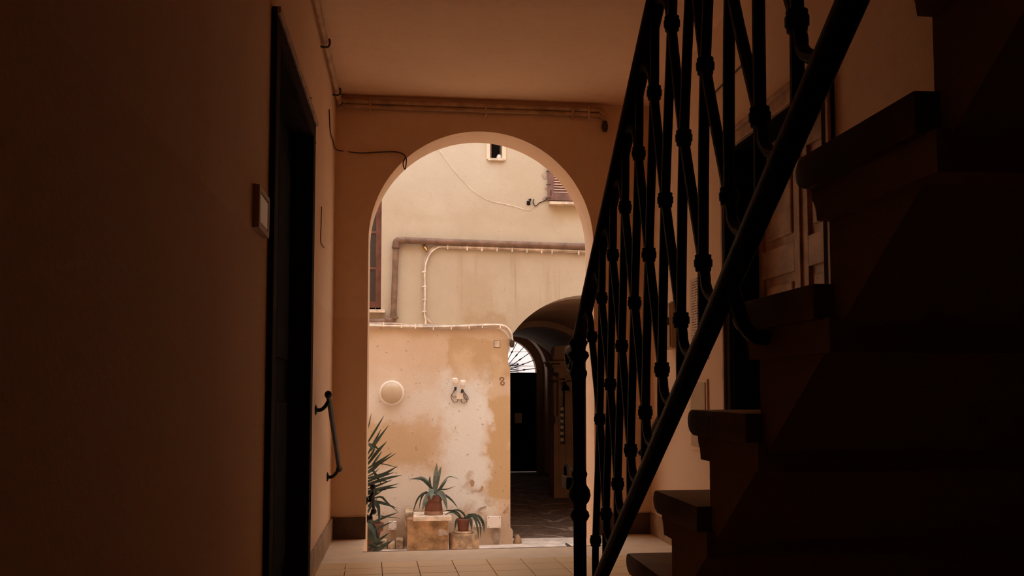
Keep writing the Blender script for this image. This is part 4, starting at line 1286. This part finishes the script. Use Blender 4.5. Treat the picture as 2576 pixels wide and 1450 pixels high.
MB().box((nx0, YI, DROP), (nx1, YI + 0.5, nzb)).build('shaft', 'passage', pil)
MB().box((nx0, YI, nzt), (nx1, YI + 0.5, corn - 0.02)).build('shaft', 'passage', pil)
MB().box((nx0, YI + 0.2, nzb), (nx1, YI + 0.5, nzt)).build('niche_back', 'stone_base', pil)
for x in (nx0 - 0.02, nx1 + 0.005):
    MB().box((x, YI - 0.02, DROP + 0.2), (x + 0.02, YI, nzt + 0.05)).build('fillet', 'passage', pil, bevel=0.003)
for i, (ex, z0, z1) in enumerate(((0.0, -0.30, -0.27), (0.02, -0.24, -0.2), (0.03, -0.06, -0.03), (0.07, -0.03, 0.02), (0.1, 0.02, 0.05))):
    MB().box((pl_x - ex, YI - ex, corn + z0), (PXR, YI + 0.5, corn + z1)).build('cornice', 'passage', pil, bevel=0.004)
# wall above the cornice, under the vault
poly = [(onY(1391, 915, YI).x, corn + 0.05), (PXR, corn + 0.05), (PXR, PZC + 0.01)]
for i in range(0, 12):
    a_ = math.radians(3 + i * 3.6)
    poly.append((PXC + (PR - 0.005) * math.cos(a_), PZC + (PR - 0.005) * math.sin(a_)))
poly.append((onY(1397, 880, YI).x, onY(1397, 872, YI).z))
poly = [p_ for p_ in poly if p_[1] >= corn + 0.049 and p_[0] > onY(1390, 915, YI).x - 1e-3]
struct(MB().prism(poly, YI + 0.02, YI + 0.4).build('wall_passage_lunette', 'passage'))
# letterboxes in the niche
for i in range(6):
    z1 = onY(1414, 1024 + i * 15.5, YI).z
    z0 = onY(1414, 1024 + i * 15.5 + 13.5, YI).z
    lb = thing('letterbox', ['topmost', 'second', 'third', 'fourth', 'fifth', 'lowest'][i] + ' letterbox of the column in the passage pilaster', 'letterbox', ((nx0 + nx1) / 2, YI + 0.1, z0), 'letterboxes in the passage')
    MB().box((nx0 + 0.004, YI + 0.05, z0), (nx1 - 0.004, YI + 0.2, z1)).build('body', 'letterbox', lb, bevel=0.003)
    MB().box((nx0 + 0.02, YI + 0.044, z0 + 0.03), (nx1 - 0.02, YI + 0.05, z1 - 0.012)).build('name_card', 'paper', lb)
    MB().box((nx0 + 0.015, YI + 0.043, z0 + 0.01), (nx1 - 0.015, YI + 0.05, z0 + 0.018)).build('slot', 'dark_room', lb)
# small hood lamp and curved conduit
hl = onY(1421, 974, YI)
t_ = thing('hood_lamp', 'small black hooded lamp on the passage pilaster above the letterboxes', 'lamp', (hl.x, YI, hl.z - 0.06))
MB().lathe([(0, 0.075), (0.008, 0.078), (0.07, 0.045), (0.1, 0.018), (0.11, 0.006)], (hl.x, YI - 0.09, hl.z - 0.06), (0, 0, 1), 18).build('shade', 'iron', t_, smooth=True)
MB().tube(spline([(hl.x, YI - 0.09, hl.z + 0.04), (hl.x, YI - 0.07, hl.z + 0.08), (hl.x, YI, hl.z + 0.07)], 10), 0.01, 8).build('arm', 'iron', t_, smooth=True)
t_ = thing('passage_conduit', 'dark hooped conduit hooking over the passage cornice', 'pipe', onY(1402, 1060, YI))
pts = [onY(x, y, YI - 0.12) for x, y in ((1402, 1050), (1402, 990), (1402, 955), (1398, 945), (1389, 932), (1386, 922), (1391, 916), (1400, 916), (1408, 917))]
MB().tube(spline(pts, 40), 0.012, 8).build('pipe', 'cable_dark', t_, smooth=True)
p_ = onY(1402, 948, YI - 0.12)
MB().lathe([(0, 0.014), (0.01, 0.024), (0.05, 0.026), (0.06, 0.014)], p_, (0, 0, 1), 10).build('fitting', 'cable_dark', t_, smooth=True)
p_ = onY(1399, 1055, YI - 0.06)
MB().box((p_.x - 0.03, YI - 0.14, p_.z - 0.07), (p_.x + 0.03, YI, p_.z + 0.05)).build('switch_box', 'letterbox', t_, bevel=0.004)

# end wall with deep arched embrasure, then the street door under a fanlight
dcx = onY(1262, 940, YD).x
dr = onY(1350, 940, YD).x - dcx
dz = onY(1300, 940, YD).z
er = onY(1377, 940, YE).x - dcx
WX0, WX1, WZT = PXC - PR - 0.3, PXC + PR + 0.3, PZC + PR + 0.3
poly = [(WX0, DROP)] + arch_outline(dcx - er, dcx + er, DROP, dz + er, 36) + [(WX1, DROP), (WX1, WZT), (WX0, WZT)]
struct(MB().prism(poly, YE, YD).build('wall_passage_end', 'end_plaster'))
poly = [(WX0, DROP)] + arch_outline(dcx - dr, dcx + dr, DROP, dz + dr, 36) + [(WX1, DROP), (WX1, 11.0), (WX0, 11.0)]
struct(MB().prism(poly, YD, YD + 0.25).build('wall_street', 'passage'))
d = struct(thing('door_3', 'tall black street door at the end of the passage', 'door', (dcx, YD, DROP)))
del d['category']
gap = onY(1330, 1187, YD).z - DROP
gx = onY(1313, 1188, YD).x
MB().box((dcx - dr, YD + 0.06, DROP), (dcx - 0.004, YD + 0.12, dz)).build('door_leaf', 'blackdoor', d)
MB().box((dcx + 0.004, YD + 0.06, DROP + 0.02), (dcx + dr, YD + 0.12, dz)).build('door_leaf', 'blackdoor', d)
for x0 in (dcx - dr + 0.1, dcx + 0.1):
    for z0, z1 in ((DROP + 0.25, DROP + 0.95), (DROP + 1.1, dz - 0.2)):
        MB().box((x0, YD + 0.045, z0), (x0 + dr - 0.2, YD + 0.062, z1)).build('door_panel', 'blackdoor', d, bevel=0.008)
MB().box((dcx - dr, YD + 0.04, dz - 0.03), (dcx + dr, YD + 0.14, dz + 0.02)).build('transom', 'blackdoor', d, bevel=0.004)
a, b = onY(1295, 1040, YD + 0.04), onY(1313, 1065, YD + 0.04)
o = MB().box((a.x, YD + 0.036, b.z), (b.x, YD + 0.044, a.z)).build('door_notice', 'paper')
tag(o, 'blank paper sheet stuck on the black street door', 'notice')
fan = thing('fanlight_grille', 'black iron fanlight of radiating bars above the street door', 'grille', (dcx, YD, dz + 0.02))
for i in range(13):
    a_ = math.pi * (i + 0.5) / 13
    dv = Vector((math.cos(a_), 0, math.sin(a_)))
    c0 = Vector((dcx, YD + 0.1, dz + 0.02))
    bar = MB().tube([c0 + dv * 0.12, c0 + dv * dr], 0.009, 6).build('bar', 'iron', fan)
    MB().lathe([(-0.05, 0.006), (0, 0.019), (0.05, 0.006)], c0 + dv * dr * 0.66, tuple(dv), 8).build('spindle', 'iron', bar, smooth=True)
MB().tube([Vector((dcx + 0.12 * math.cos(math.pi * i / 16), YD + 0.1, dz + 0.02 + 0.12 * math.sin(math.pi * i / 16))) for i in range(17)], 0.014, 6).build('hub', 'iron', fan, smooth=True)

# ---- street beyond
YSF = 25.5
struct(MB().box((-8, YD + 0.25, DROP - 0.3), (16, YSF, DROP)).build('floor_street', 'street_floor'))
sf = struct(MB().box((-8, YSF, DROP), (16, YSF + 0.3, 9)).build('wall_street_facade', 'street_white'))
zr = DROP + 0.9
row = 0
while zr < 6:
    for i in range(-3, 6):
        x0 = dcx + i * 1.5 + (0.75 if row % 2 else 0)
        if -6 < x0 < 12:
            MB().box((x0 + 0.012, YSF - 0.03, zr + 0.012), (x0 + 1.488, YSF, zr + 0.388)).build('ashlar_block', 'street_white', sf, bevel=0.006, seg=1)
    zr += 0.4
    row += 1
a, b = onY(1262, 915, YSF - 0.06), onY(1304, 962, YSF - 0.06)
lv = thing('street_louvre', 'grey louvred window across the street seen through the fanlight', 'louvre', ((a.x + b.x) / 2, YSF - 0.05, b.z))
MB().box((a.x, YSF - 0.06, b.z), (b.x, YSF - 0.03, a.z)).build('back', 'dark_room', lv)
for lo, hi in (((a.x, b.z), (a.x + 0.05, a.z)), ((b.x - 0.05, b.z), (b.x, a.z)), ((a.x, a.z - 0.05), (b.x, a.z))):
    MB().box((lo[0], YSF - 0.1, lo[1]), (hi[0], YSF - 0.05, hi[1])).build('frame', 'louvre_grey', lv)
for i in range(9):
    z_ = b.z + 0.02 + i * (a.z - b.z - 0.08) / 9
    MB().box((a.x + 0.05, YSF - 0.1, z_), (b.x - 0.05, YSF - 0.065, z_ + 0.028)).build('slat', 'street_white', lv)
